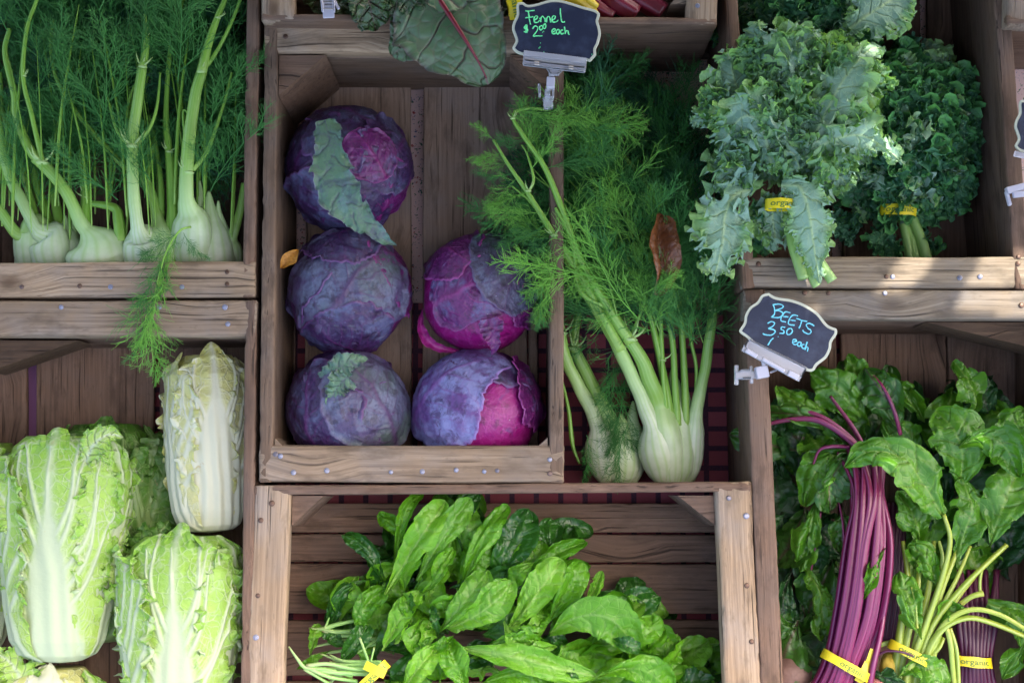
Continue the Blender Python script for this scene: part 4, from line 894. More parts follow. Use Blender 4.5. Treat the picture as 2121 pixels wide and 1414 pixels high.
def cabbage(label, c, R, patches, seed, core=CM, sq=(1, 1, 1)):
    """c layout place, R radius; patches: (centre dir xyz, stem dir xyz, radius rad, offset, material, aspect, torn)"""
    C = P(*c); root = thing('red_cabbage', label, 'cabbage', C - [0, 0, R], 'red cabbages in the middle crate'); sq = np.array(sq)
    def rad(d): return R * (1 + .045 * vnoise(d * 1.5, seed) + .018 * vnoise(d * 3.6, seed + 1))
    n = 80; th = np.linspace(0.01, math.pi - .01, n); ph = np.linspace(0, 2 * np.pi, n * 2, endpoint=False); A, B = np.meshgrid(th, ph, indexing='ij')
    d = np.stack([np.sin(A) * np.cos(B), np.sin(A) * np.sin(B), np.cos(A)], -1); V = C + d * (rad(d) - 3)[..., None] * sq
    vv = np.exp(-((np.abs(((B * 3.5 + .5 * np.sin(A * 4)) % 1) - .5)) / .05) ** 2) * .5
    build('head', V.reshape(-1, 3), core, root, quads=gridq(n, n * 2, True)[:, ::-1] if False else gridq(n, n * 2, True), attrs={'vein': vv.ravel(), 'edge': (vv * 0).ravel()})
    for i, (cd, bd, ra, off, mat, asp, torn) in enumerate(patches):
        sd = seed * 13 + i; cd = nrm(np.array(cd, float)); bd = np.array(bd, float); ey = nrm(cd * (bd @ cd) - bd) if False else nrm(-(bd - cd * (bd @ cd))); ex = np.cross(ey, cd)
        nr, na = 60, 150; r = np.linspace(0, 1, nr) ** .8; a = np.linspace(0, 2 * np.pi, na, endpoint=False); Rg, Ag = np.meshgrid(r, a, indexing='ij')
        ring = np.stack([np.cos(a) * 1.6, np.sin(a) * 1.6, a * 0 + sd * .7], -1)
        rr = ra * (1 + .22 * vnoise(ring, sd) + torn * (.14 * vnoise(ring * 3.1, sd + 1) + .08 * vnoise(ring * 8, sd + 2) + .05 * vnoise(ring * 18, sd + 3)))
        x = Rg * rr * np.cos(Ag) * asp; y = Rg * rr * np.sin(Ag)
        an = np.hypot(x, y); d = cd * np.cos(an)[..., None] + (ex * (x / (an + 1e-9))[..., None] + ey * (y / (an + 1e-9))[..., None]) * np.sin(an)[..., None]
        # veins fan out from the stem end (y = -ra)
        Y = (y / ra + 1.05); Xn = x / ra; wv = .10 * vnoise(np.stack([x * 4, y * 4, x * 0 + sd], -1), sd)
        mid = np.exp(-((Xn + wv * .5) / (.035 * (2.2 - Y) + .004)) ** 2)
        cc = (Y - .75 * np.abs(Xn) ** .8 + wv) * 3.4 + np.where(Xn > 0, 0, .45); f = np.abs(cc - np.round(cc)); side = np.exp(-(f / .055) ** 2) * sstep(1.2, .15, np.abs(Xn)) * .8
        c2 = (Y * .6 + 1.3 * np.abs(Xn) + wv * 2) * 7; f2 = np.abs(c2 - np.round(c2)); fine = np.exp(-(f2 / .08) ** 2) * .22
        vein = np.clip(np.maximum(np.maximum(mid, side), fine), 0, 1)
        edge = sstep(.86, 1., Rg)
        lift = off + 3.6 * edge * (.7 + vnoise(ring[None] * 2.2 + 3, sd + 9) * 1.7) * (1 + torn) + vein * 1.8 + 1.6 * fbm(d * 8, 3, sd + 4) + 1.1 * np.abs(fbm(d * np.array([22, 9, 14]), 2, sd + 6)) - 3.0 * sstep(.97, 1, Rg)
        V = C + d * (rad(d) + lift)[..., None] * sq
        build('outer_leaf', V.reshape(-1, 3), mat, root, quads=gridq(nr, na, True), attrs={'vein': vein.ravel(), 'edge': Rg.ravel()})
    return root

R1 = cabbage('dark violet cabbage with a limp grey-green leaf folded across it', (722, 350, -134), 134, [
    ((-.75, -.1, .6), (-.3, -1, -.4), 1.10, 3, CB, .8, .4), ((.2, .75, .62), (-.6, 1, 0), 1.0, 5, CB, 1.0, .4), ((.75, .15, .5), (1, .9, -.5), .85, 8, CB, .75, .6),
    ((.42, .05, .9), (.9, -.9, .2), .44, 10, CV, 1.1, .25), ((-.1, -.8, .55), (.4, -1, -.3), .85, 7, CB, 1.2, .5), ((.7, -.5, .5), (.3, -1, 0), .62, 6, CV, .8, .3)], 3, core=CV)
leafk = dict(nu=120, nv=44, nveins=6, vw=.035, mid=.8, puck=3, ruf=6, ruf_f=(5, 12, 27), ruf_lat=.5, rufp=2, jag=.16, seed=3)
leaf_ob('folded_leaf', R1, CL, PP([(673, 248, -8), (684, 300, 12), (688, 360, 20), (712, 415, 16), (755, 460, -2), (795, 495, -26), (822, 508, -44)]), 38, [.55, .75, .85, 1.15, 1.2, 1.1, 1.05, .9, .45, .1], label='limp grey-green leaf lying folded over the head', **leafk)
R2 = cabbage('greyish blue-violet cabbage just below the one with the limp green leaf', (724, 608, -132), 131, [
    ((.1, .0, .95), (-.7, -.9, .1), 1.25, 4, CG, 1.0, .45), ((-.8, .3, .5), (-.6, -1, 0), .95, 2, CB, .8, .4), ((-.1, .85, .5), (.6, 1, -.3), .62, 8, CB, 1.1, .6), ((.85, .3, .3), (1, -.6, 0), .8, 3, CV, .7, .5), ((.0, -.85, .4), (.8, -1, -.3), .7, 6, CB, 1.3, .3)], 5, core=CV)
R3 = cabbage('violet cabbage with magenta base and a pulled back leaf lip', (994, 611, -134), 128, [
    ((-.15, -.0, .9), (-1, -.35, .1), .92, 3, CV, .72, .35), ((.5, .40, .75), (.3, 1, .1), .80, 8, CG, .85, .35), ((-.5, .7, .5), (-.8, .9, -.2), .7, 6, CV, .9, .3), ((.95, .0, .2), (1, .5, -.3), .75, 2, CV, .8, .3)], 7)
leaf_ob('pulled_leaf', R3, CM, PP([(876, 640, -130), (872, 676, -112), (888, 708, -104), (922, 724, -108), (962, 728, -126)]), 11, [.1, .7, 1, .9, .6, .1], nu=60, nv=14, nveins=5, vw=.1, mid=1.2, puck=1, ruf=2, seed=4, cup=.5, label='lip of a leaf pulled away from the head')
leaf_ob('torn_flap', R3, CV, PP([(1012, 660, -5), (1020, 695, -8), (1025, 718, -18), (1018, 736, -34)]), 24, [.9, 1, .75, .45, .05], nu=50, nv=16, nveins=3, vw=.1, mid=1, puck=2, ruf=3, jag=.2, seed=8)
R4 = cabbage('dull blue-violet cabbage with torn grey-green leaf scraps on top', (722, 850, -132), 128, [
    ((-.6, -.1, .75), (.0, -1, 0), 1.02, 4, CB, .9, .6), ((.55, .1, .8), (.9, -1, .1), .92, 8, CG, .95, .35), ((.1, .85, .5), (-.6, 1, 0), .8, 3, CB, 1.2, .3), ((.85, -.5, .3), (1, 0, 0), .7, 2, CB, .8, .3)], 9)
leaf_ob('torn_flap', R4, CL, PP([(662, 782, -25), (690, 768, -8), (722, 748, -6), (762, 742, -30)]), 26, [.4, .9, 1, 1, .7, .1], **{**leafk, 'seed': 11, 'nu': 70})
leaf_ob('torn_flap', R4, CL, PP([(720, 780, 2), (700, 800, 4), (688, 822, 2), (676, 842, -4)]), 26, [.9, 1, .8, .6, .1], **{**leafk, 'seed': 12, 'nu': 70})
R5 = cabbage('cabbage whose pale lilac wrapper is torn open over a vivid magenta leaf', (988, 852, -132), 132, [
    ((-.62, .45, .70), (-1, -.5, 0), 1.04, 5, cab_mat('cabbage_bloom_lilac', (.18, .18, .36), (.10, .045, .17), (.13, .04, .19), (.04, .015, .07), .85), 1.0, .75), ((.92, .32, .40), (1, 1, 0), .62, 7, CV, .8, .7), ((.3, .9, .3), (0, 1, -.5), .8, 3, CB, 1.1, .4)], 12)
# extra scallops and holes are part of the torn leaf outlines

# fallen leaves
M_DRY = leaf_mat('dry_leaf_brown', (.13, .038, .012), (.22, .075, .024), (.10, .03, .01), .35, .5, .15, nscale=30, vor=120, vorc=.2)
M_DRYY = leaf_mat('dry_leaf_yellow', (.34, .13, .012), (.44, .22, .03), (.25, .09, .01), .5, .4, .2, nscale=30)
o = leaf_ob('fallen_leaf', None, M_DRY, PP([(1358, 612, 14), (1372, 560, 20), (1366, 500, 22), (1368, 446, 10)]), 38, [.25, .8, .98, 1, .95, .8, .7, .62], nu=60, nv=22, nveins=10, vw=.10, vslope=.8, mid=1.6, puck=2.6, jag=.07, seed=21, fold=.6, roll=-.45, wob=9)
tag(o, 'curled brown dead leaf caught on the fennel fronds', 'dead leaf')
o = leaf_ob('fallen_leaf', None, M_DRYY, PP([(583, 556, -28), (598, 538, -22), (618, 518, -30)]), 15, [.1, .8, 1, .85, .1], nu=30, nv=14, nveins=6, puck=1.4, cup=.3, mid=1, seed=22)
tag(o, 'small yellow-brown dead leaf beside the red cabbages, against the left board', 'dead leaf')
# ------------------------------------------------------------------ yellow ties with green writing
M_TIE = simple('yellow_tie', (.74, .60, .015), .4); M_TIEINK = simple('tie_print', (.10, .20, .03), .6)
def text_mesh(body, size):
    cu = bpy.data.curves.new('lettering', 'FONT'); cu.body = body; cu.size = size; cu.align_x = 'CENTER'; cu.align_y = 'CENTER'; cu.offset = size * .012; cu.resolution_u = 3
    o = bpy.data.objects.new('tmp', cu); SC.collection.objects.link(o); dg = bpy.context.evaluated_depsgraph_get(); dg.update()
    me = bpy.data.meshes.new_from_object(o.evaluated_get(dg)); bpy.data.objects.remove(o); bpy.data.curves.remove(cu)
    V = np.array([v.co[:] for v in me.vertices]); N = [list(p.vertices) for p in me.polygons]; bpy.data.meshes.remove(me); return V, N
def tie(root, c, a, b, ang, width=19, text='organic', toff=0., size=17, tail=None, skew=0.):
    """band round a bundle: c layout place of its middle, a half width across, b half height, ang direction of the bundle axis"""
    C = P(*c); ax = np.array([math.cos(ang), math.sin(ang), 0]); sx = np.array([math.sin(ang), -math.cos(ang), 0]); ez = np.array([0, 0, 1.])
    def on(th, w, off): return C + ((a + off) * np.cos(th))[..., None] * sx + ((b + off) * np.sin(th))[..., None] * ez + (w + skew * a * np.cos(th))[..., None] * ax
    n = 64; th = np.linspace(0, 2 * np.pi, n, endpoint=False); cs = [(-.5, 0), (-.5, 1.5), (.5, 1.5), (.5, 0)]
    V = np.stack([on(th, th * 0 + x * width * (1 + .05 * np.sin(th * 5)), z + .8 * np.sin(th * 3)) for x, z in cs], 1).reshape(-1, 3)
    t = build('tie', V, M_TIE, root, quads=gridq(n, 4, True)[:, ::-1], smooth=False) if False else None
    q = gridq(n, 4, True); j = np.arange(4); last = np.stack([(n - 1) * 4 + j, (n - 1) * 4 + (j + 1) % 4, (j + 1) % 4, j], -1)
    t = build('tie', V, M_TIE, root, quads=np.vstack([q, last]), smooth=False)
    Vt, Nt = text_mesh(text, size); r = (a + b) / 2
    th = np.pi / 2 - (Vt[:, 0] + toff) / r; Vo = on(th, Vt[:, 1], 2.4 + .8 * np.sin(th * 3))
    build('lettering', Vo, M_TIEINK, t, ngons=Nt, smooth=False)
    if tail:
        A_ = Acc()
        for (x0, y0, h0, x1, y1, h1) in tail:
            p, q_ = P(x0, y0, h0), P(x1, y1, h1); d = q_ - p; m = (p + q_) / 2 + [0, 0, 4]; s = nrm(np.cross(d, [0, 0, 1.])) * width * .5
            path = catmull([p, m, q_], 8); V = np.concatenate([path - s, path + s, path + s + [0, 0, -1.2], path - s + [0, 0, -1.2]]).reshape(4, 8, 3).transpose(1, 0, 2).reshape(-1, 3)
            A_.add(V, gridq(8, 4, True), N=[[0, 1, 2, 3], [31, 30, 29, 28]])
        A_.build('tie_end', M_TIE, root, smooth=False)
    return t

# ------------------------------------------------------------------ curly kale
M_KALE = leaf_mat('kale_leaf', (.18, .33, .22), (.28, .46, .32), (.40, .56, .28), .45, .5, .22, edge=(.25, .47, .15), edge0=.55, vor=110, vorc=.25, back=(.28, .44, .33))
M_KALEC = leaf_mat('kale_curls', (.125, .30, .125), (.21, .43, .19), (.32, .52, .20), .42, .5, .24, edge=(.26, .52, .13), edge0=.45, vor=110, vorc=.2, back=(.17, .34, .17))
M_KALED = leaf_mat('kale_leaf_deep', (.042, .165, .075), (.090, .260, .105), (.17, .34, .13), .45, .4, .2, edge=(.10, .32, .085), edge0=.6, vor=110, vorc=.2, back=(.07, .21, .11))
M_KSTEM = stem_mat('kale_stem', [(0, (.22, .42, .08)), (.5, (.26, .46, .11)), (1, (.30, .48, .16))], .4)
KT = {}
def kale_template(k, mat):
    key = (k, mat.name)
    if key in KT: return KT[key]
    rs = random.Random(900 + k); L = 100
    pts = [(0, 0, 0), (L * .3, rs.uniform(-6, 6), 14), (L * .62, rs.uniform(-12, 12), 20), (L * .88, rs.uniform(-16, 16), 6), (L, rs.uniform(-16, 16), -14)]
    V, Q, at, uv = leaf_geo(pts, 36, [.25, .5, .85, 1.05, 1.1, 1.0, .8, .5, .12], cup=rs.uniform(-.1, .35), nu=170, nv=47, nveins=5, vw=.06, mid=2.2, puck=4, ruf=11, ruf_f=(3.5, 9, 19, 34), ruf_lat=.85, rufp=1.5, jag=.2, seed=k * 3 + 1, wob=5, rdec=.74)
    V = V + np.stack([vnoise(V * .09, k + i) for i in range(3)], -1) * 2.6 + np.stack([vnoise(V * .2, k + 9 + i) for i in range(3)], -1) * 1.5
    me = mesh_data('leaf', V * U, quads=Q, attrs=at, uv=uv); me.materials.append(mat); KT[key] = me; return me
def place(me, name, root, p, d, s, roll, rs, tilt_up=(0, 0, 1.)):
    w = np.array([p[0], p[1], p[2] + BASE]) * U; o = link(name, me, root, w); ex = nrm(np.asarray(d, float)); ey = nrm(np.cross(tilt_up, ex)); ez = np.cross(ex, ey)
    cr, sr = math.cos(roll), math.sin(roll); ey, ez = ey * cr + ez * sr, ez * cr - ey * sr
    o.rotation_euler = Matrix(np.stack([ex, ey, ez], 1).tolist()).to_euler(); o.scale = (s, s * rs.uniform(.85, 1.15), s); return o
def kale_bunch(label, tiec, dome, n, hb, ht, mats, seed, sc=(.7, 1.15), stems=(), poly=None, group='bunches of curly kale'):
    """dome: (cx, cy, rx, ry) region of the leaf mass; hb/ht height at its rim/middle"""
    root = thing('kale_bunch', label, 'kale', P(tiec[0], tiec[1], hb - 60), group); rs = random.Random(seed); cx, cy, rx, ry = dome; t0 = P(*tiec)
    # a dark inner mass of leaf blades so nothing shows through
    k = 0; g = 2.39996
    for i in range(n):
        u = math.sqrt((i + .5) / n); an = i * g; x = cx + rx * u * math.cos(an) * .93 + rs.uniform(-8, 8); y = cy + ry * u * math.sin(an) * .93 + rs.uniform(-8, 8)
        h = lerp(ht, hb, u ** 2.2) + rs.uniform(-14, 10); p = P(x, y, h); c = P(cx, cy + ry * .5, hb - 20); d = p - c; d[2] = 0; d = nrm(d) * (.35 + .75 * u) + np.array([rs.uniform(-.4, .4), rs.uniform(-.3, .5), lerp(.9, .05, u)]); d = nrm(d); s = rs.uniform(*sc)
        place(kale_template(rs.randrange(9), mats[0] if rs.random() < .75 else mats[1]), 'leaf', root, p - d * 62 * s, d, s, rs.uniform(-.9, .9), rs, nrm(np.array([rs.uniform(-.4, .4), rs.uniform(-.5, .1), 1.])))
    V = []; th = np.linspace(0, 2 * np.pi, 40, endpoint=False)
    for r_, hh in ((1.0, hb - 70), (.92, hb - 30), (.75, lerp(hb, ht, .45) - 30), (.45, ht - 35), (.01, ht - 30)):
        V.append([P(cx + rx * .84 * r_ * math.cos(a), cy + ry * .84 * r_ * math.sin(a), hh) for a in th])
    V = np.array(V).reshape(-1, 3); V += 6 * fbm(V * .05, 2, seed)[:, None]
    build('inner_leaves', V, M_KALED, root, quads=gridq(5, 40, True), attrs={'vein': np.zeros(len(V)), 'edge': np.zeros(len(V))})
    for pts, r in stems:
        V, Q, N, s, gv, uv = tube(PP(pts), r, ns=14, n=24, groove=.05, gn=3, seed=rs.random() * 6); build('stem', V, M_KSTEM, root, quads=Q, ngons=N, attrs={'along': s, 'groove': gv})
    return root
def kleaf(root, pts, W, seed, mat=M_KALE, **k):
    kw = dict(nu=280, nv=60, nveins=6, vw=.045, mid=3.4, puck=3.0, ruf=11, ruf_f=(4, 10, 23, 44), ruf_lat=.95, rufp=2.2, jag=.13, seed=seed, midlift=1.5, wob=4, rdec=.80); kw.update(k)
    return leaf_ob('leaf', root, mat, PP(pts), W, kw.pop('prof', [.3, .65, .95, 1.05, 1.08, 1, .85, .6, .15]), **kw)

KR = kale_bunch('dense deep green dome of curly kale, yellow tie low on its stems', (1866, 436, -150), (1872, 278, 165, 190), 84, -170, -60, (M_KALED, M_KALE), 5, (.78, 1.12),
    stems=[([(1850, 400, -150), (1868, 450, -150), (1880, 500, -152), (1888, 560, -155)], [9, 10, 11, 11]), ([(1872, 400, -150), (1890, 450, -148), (1910, 500, -150), (1926, 560, -152)], [9, 10, 12, 12]), ([(1880, 400, -160), (1880, 460, -160), (1895, 520, -160), (1900, 570, -160)], [8, 9, 9, 9])])
tie(KR, (1860, 437, -112), 38, 22, math.radians(82), 24, 'organic', 0, 17, skew=.12)
for i, (x, y, dx, dy) in enumerate(((1835, 470, -.5, -.9), (1850, 490, .1, -1), (1905, 475, .8, -.6), (1800, 430, -.6, -.8), (1770, 445, -.3, -1), (1740, 430, -.5, -.7), (1700, 400, -.6, -.6))):
    place(kale_template(i, M_KALED), 'leaf', KR, P(x, y, -170), (dx, dy, .15), .62, i * .7, random.Random(i))
KB = kale_bunch('curly kale bunch at the top edge behind the others, with one broad pale leaf', (1660, -150, -150), (1680, 0, 190, 128), 62, -150, -60, (M_KALED, M_KALE), 8, (.62, .95))
kleaf(KB, [(1760, 60, -30), (1800, 30, -15), (1845, 0, -15), (1890, -40, -30)], 58, 31, M_KALE, ruf=8)
for i, (x, y, dx, dy) in enumerate(((1560, 110, -.5, -.8), (1530, 60, -.8, -.5), (1535, 140, -.2, -1), (1850, 90, .8, -.3))):
    place(kale_template(i + 2, M_KALED), 'leaf', KB, P(x, y, -150), (dx, dy, .1), .7, i * 1.1, random.Random(i))
KF = kale_bunch('pale blue-green kale bunch, two leaves drooping over the rail', (1610, 425, 10), (1648, 218, 168, 165), 92, -60, 74, (M_KALEC, M_KALE), 12, (.60, .95),
    stems=[([(1632, 440, 8), (1640, 500, 20), (1652, 540, 30), (1664, 578, 36)], [9, 10, 10.5, 11]), ([(1655, 440, 0), (1672, 500, 12), (1700, 545, 24), (1724, 582, 26)], [9, 9.5, 10, 11]), ([(1645, 450, 5), (1660, 520, 18), (1685, 580, 26), (1692, 592, 26)], [8, 9, 9, 9])])
tie(KF, (1614, 424, 44), 28, 18, math.radians(84), 21, 'organic', 8, 17, skew=.1)
kleaf(KF, [(1552, 392, 40), (1518, 408, 58), (1500, 455, 58), (1494, 510, 52), (1476, 585, 40)], 50, 3, roll=.15, prof=[.25, .6, .85, 1.0, .95, 1.05, .95, .7, .2], ruf=11)
kleaf(KF, [(1618, 385, 44), (1655, 388, 66), (1674, 435, 68), (1684, 500, 60), (1698, 588, 44)], 42, 4, roll=-.25, prof=[.3, .8, 1.05, 1.1, 1.05, .95, .8, .55, .15], ruf=6, fold=-.25)
kleaf(KF, [(1668, 320, 60), (1700, 255, 90), (1745, 170, 100), (1800, 105, 92), (1830, 100, 70)], 50, 5, roll=.35, ruf=12)
kleaf(KF, [(1660, 330, 60), (1720, 292, 88), (1780, 280, 98), (1830, 305, 92), (1876, 342, 78)], 34, 6, roll=-.5, ruf=9, prof=[.5, .9, 1, 1.05, 1.1, 1, .8, .5, .1])
kleaf(KF, [(1600, 350, 60), (1580, 270, 92), (1548, 240, 100), (1512, 270, 84), (1496, 330, 60)], 48, 7, roll=.2, ruf=12)
kleaf(KF, [(1545, 215, 40), (1505, 215, 50), (1465, 235, 42), (1432, 262, 24)], 28, 8, roll=.3, ruf=8)
kleaf(KF, [(1640, 200, 60), (1622, 130, 80), (1590, 85, 78), (1540, 62, 60)], 46, 9, ruf=12, roll=.3)
kleaf(KF, [(1640, 190, 60), (1650, 130, 84), (1665, 90, 84), (1700, 70, 66)], 40, 10, ruf=12, roll=-.3)
kleaf(KF, [(1560, 250, 40), (1530, 190, 60), (1515, 140, 56), (1525, 100, 40)], 38, 11, ruf=13)
kleaf(KF, [(1655, 350, 50), (1640, 310, 78), (1632, 270, 84), (1615, 225, 74)], 32, 12, ruf=9, roll=-.4)
kleaf(KF, [(1600, 400, 20), (1600, 450, 10), (1605, 490, 0), (1600, 520, -14)], 34, 13, ruf=12)
kleaf(KF, [(1570, 420, 10), (1560, 460, -10), (1580, 500, -30), (1590, 525, -50)], 30, 14, M_KALED, ruf=12)
kleaf(KF, [(1690, 330, 30), (1720, 350, 40), (1745, 370, 36), (1760, 390, 20)], 40, 15, ruf=12)
kleaf(KF, [(1540, 330, 40), (1520, 350, 50), (1510, 372, 40), (1530, 395, 30)], 38, 16, ruf=13)

rk = random.Random(99)
for i, (x, y) in enumerate(((1575, 150), (1600, 185), (1560, 200), (1590, 245), (1700, 150), (1730, 130), (1690, 115), (1640, 250), (1810, 150), (1825, 190), (1800, 225), (1770, 250), (1530, 300), (1560, 330), (1520, 340), (1600, 340), (1650, 360), (1700, 345), (1745, 340), (1620, 110), (1560, 110), (1500, 250), (1830, 240), (1480, 210))):
    if i % 3 == 1: continue
    d = np.array([x - 1650, 230 - y, 0.]); d = d / (np.linalg.norm(d) + 1) + np.array([rk.uniform(-.5, .5), rk.uniform(-.4, .4), .75]); d = nrm(d)
    place(kale_template(rk.randrange(9), M_KALEC), 'leaf', KF, P(x, y, 84 + rk.uniform(-14, 12) - .0011 * ((x - 1650) ** 2 + (y - 225) ** 2)) - d * 38, d, rk.uniform(.6, .8), rk.uniform(-.9, .9), rk)

# ------------------------------------------------------------------ salad greens
M_AR = leaf_mat('greens_leaf', (.055, .20, .006), (.110, .31, .012), (.20, .38, .07), .30, .35, .28, nscale=16, vor=90, vorc=.06, veinmix=.4, back=(.13, .30, .04))
M_ARL = leaf_mat('greens_leaf_light', (.080, .26, .009), (.145, .35, .024), (.27, .43, .11), .32, .35, .28, nscale=16, vor=90, vorc=.10, veinmix=.55)
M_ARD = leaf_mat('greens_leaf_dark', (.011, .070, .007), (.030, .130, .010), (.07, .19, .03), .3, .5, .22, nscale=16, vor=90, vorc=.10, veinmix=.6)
M_ARS = stem_mat('greens_stem', [(0, (.30, .22, .10)), (.08, (.34, .44, .18)), (.5, (.24, .44, .12)), (1, (.20, .40, .08))], .4)
GG = 'bunches of salad greens in the bottom middle crate'
def aleaf(root, pts, W, seed, mat=M_AR, **k):
    kw = dict(nu=44, nv=19, nveins=6, vw=.07, mid=2.0, puck=2.6, ruf=2.2, ruf_f=(2.3, 5.7), ruf_lat=.3, rufp=2, seed=seed, cup=.15, wob=4, jag=.03); kw.update(k)
    return leaf_ob('leaf', root, mat, PP(pts), W, kw.pop('prof', SP2), **kw)
def greens(label, at, spots, seed, origin, hr, n, k=1.):
    root = thing('greens_bunch', label, 'salad greens', P(*at), GG); rs = random.Random(seed); i = 0
    while i < n:
        cx, cy, rx, ry = spots[i % len(spots)]; u = math.sqrt(rs.random()); an = rs.uniform(0, 6.283); x = cx + rx * u * math.cos(an); y = cy + ry * u * math.sin(an)
        d = np.array([x - origin[0], y - origin[1]]); d = d / (np.linalg.norm(d) + 1e-6); a = math.atan2(d[1], d[0]) + rs.gauss(0, .55); L = rs.uniform(60, 105) * k; dx, dy = math.cos(a) * L, math.sin(a) * L
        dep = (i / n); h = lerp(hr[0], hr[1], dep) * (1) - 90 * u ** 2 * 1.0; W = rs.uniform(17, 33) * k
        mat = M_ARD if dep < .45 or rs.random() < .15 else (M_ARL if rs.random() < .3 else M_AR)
        b = rs.uniform(-14, 14); cx_, cy_ = -dy / L * b, dx / L * b
        aleaf(root, [(x - dx * .5, y - dy * .5, h - 14), (x + cx_, y + cy_, h + rs.uniform(6, 20)), (x + dx * .5, y + dy * .5, h + rs.uniform(-24, 6))], W, seed * 100 + i, mat, roll=rs.uniform(-1., 1.), nu=36, nv=15, cup=rs.uniform(-.2, .45), fold=rs.uniform(-.3, .3), wob=6, ruf=rs.uniform(1.5, 5), prof=(SP2, OV, LONG, SP)[rs.randrange(4)])
        i += 1
    return root
S2 = greens('salad greens deep in the crate, its stem ends pointing left', (720, 1300, -240), [(860, 1200, 110, 110), (780, 1250, 90, 80), (960, 1130, 110, 80)], 3, (720, 1330), (-225, -70), 98, 1.15)
S3 = greens('dark salad greens spilling towards the lower right corner of the crate', (1200, 1400, -240), [(1230, 1310, 150, 110), (1385, 1385, 100, 50), (1130, 1190, 130, 90), (1300, 1350, 90, 80), (1180, 1390, 120, 50), (1425, 1385, 50, 40)], 4, (1000, 1420), (-230, -70), 98, 1.3)
S1 = greens('front bunch of bright salad greens held by a crossed yellow tie', (780, 1390, -200), [(930, 1280, 130, 110), (1080, 1320, 140, 90), (1040, 1200, 110, 90), (860, 1350, 80, 70)], 5, (790, 1400), (-150, -22), 72)
for i, (pts, W, mat, kw) in enumerate([
    ([(800, 1230, -70), (845, 1150, -40), (885, 1090, -25), (922, 1038, -45)], 40, M_ARL, dict(roll=.2)),
    ([(862, 1200, -75), (905, 1130, -50), (938, 1080, -45), (975, 1032, -60)], 34, M_ARL, dict(roll=-.3)),
    ([(818, 1160, -80), (828, 1100, -60), (845, 1050, -60), (872, 1022, -90)], 20, M_AR, dict(cup=.6)),
    ([(950, 1230, -80), (985, 1150, -50), (1020, 1090, -50), (1052, 1048, -70)], 30, M_AR, dict(roll=.4)),
    ([(1010, 1220, -120), (1045, 1160, -90), (1075, 1110, -90), (1095, 1055, -110)], 52, M_ARD, {}),
    ([(1120, 1160, -150), (1135, 1120, -130), (1142, 1075, -150)], 38, M_ARD, {}),
    ([(910, 1310, -50), (950, 1260, -20), (985, 1215, -20), (1010, 1180, -40)], 37, M_ARL, dict(roll=.35)),
    ([(930, 1300, -40), (985, 1275, -10), (1030, 1240, -8), (1060, 1205, -30)], 42, M_ARL, dict(roll=-.1)),
    ([(1050, 1310, -60), (1090, 1260, -30), (1130, 1205, -25), (1165, 1160, -45)], 44, M_ARL, dict(roll=.1)),
    ([(1130, 1290, -70), (1165, 1240, -50), (1190, 1200, -50), (1205, 1165, -70)], 36, M_AR, dict(roll=-.3)),
    ([(1140, 1310, -60), (1200, 1275, -25), (1265, 1280, -20), (1322, 1345, -50)], 62, M_ARL, dict(roll=-.25, prof=LONG)),
    ([(940, 1340, -40), (1010, 1350, -10), (1090, 1365, -5), (1160, 1385, -15), (1235, 1400, -30)], 38, M_ARL, dict(roll=.1, mid=5, prof=LONG)),
    ([(835, 1430, -30), (858, 1395, -5), (882, 1365, -8), (905, 1338, -30)], 34, M_ARL, dict(prof=OV)),
    ([(965, 1430, -50), (950, 1390, -30), (935, 1350, -32), (925, 1325, -50)], 40, M_AR, dict(prof=OV)),
    ([(795, 1345, -50), (820, 1295, -25), (845, 1255, -25), (868, 1225, -45)], 32, M_ARL, dict(roll=.3)),
    ([(1010, 1335, -50), (1050, 1325, -25), (1085, 1322, -25), (1118, 1332, -45)], 25, M_AR, dict(roll=-.3)),
    ([(800, 1210, -120), (775, 1160, -90), (745, 1125, -95), (712, 1108, -120)], 24, M_ARD, {}),
    ([(765, 1200, -120), (725, 1215, -95), (700, 1240, -100), (688, 1285, -130)], 24, M_ARD, {}),
    ([(845, 1140, -90), (825, 1100, -70), (805, 1080, -75), (782, 1066, -95)], 22, M_AR, {}),
    ([(1255, 1300, -130), (1300, 1265, -110), (1330, 1245, -110), (1362, 1235, -130)], 44, M_ARD, {}),
    ([(1290, 1345, -80), (1320, 1320, -60), (1345, 1295, -65), (1350, 1275, -80)], 36, M_AR, {}),
    ([(1215, 1250, -90), (1232, 1220, -75), (1247, 1182, -80)], 17, M_ARL, dict(prof=OV)),
    ([(1070, 1200, -100), (1120, 1165, -75), (1165, 1140, -80), (1212, 1122, -100)], 24, M_AR, {}),
    ([(870, 1240, -55), (905, 1200, -30), (920, 1170, -35), (940, 1140, -55)], 22, M_AR, dict(roll=.5, cup=.5)),
    ([(990, 1420, -60), (1040, 1400, -40), (1090, 1395, -40), (1140, 1420, -60)], 30, M_AR, {}),
    ([(1240, 1400, -60), (1290, 1385, -45), (1340, 1390, -50), (1390, 1430, -80)], 46, M_AR, {}),
    ([(760, 1330, -90), (745, 1290, -70), (765, 1245, -75), (800, 1220, -90)], 28, M_AR, {}),
    ([(700, 1380, -80), (725, 1345, -60), (745, 1320, -60), (760, 1300, -80)], 26, M_ARD, {}),
    ([(960, 1150, -110), (955, 1090, -95), (965, 1050, -100), (990, 1020, -120)], 26, M_ARD, {})]):
    aleaf(S1, pts, W * .78, 700 + i, mat, **{**dict(nu=70, nv=29, ruf=4.5, ruf_f=(1.7, 4.1, 9), wob=8, jag=.06), **kw})
r9 = random.Random(55)
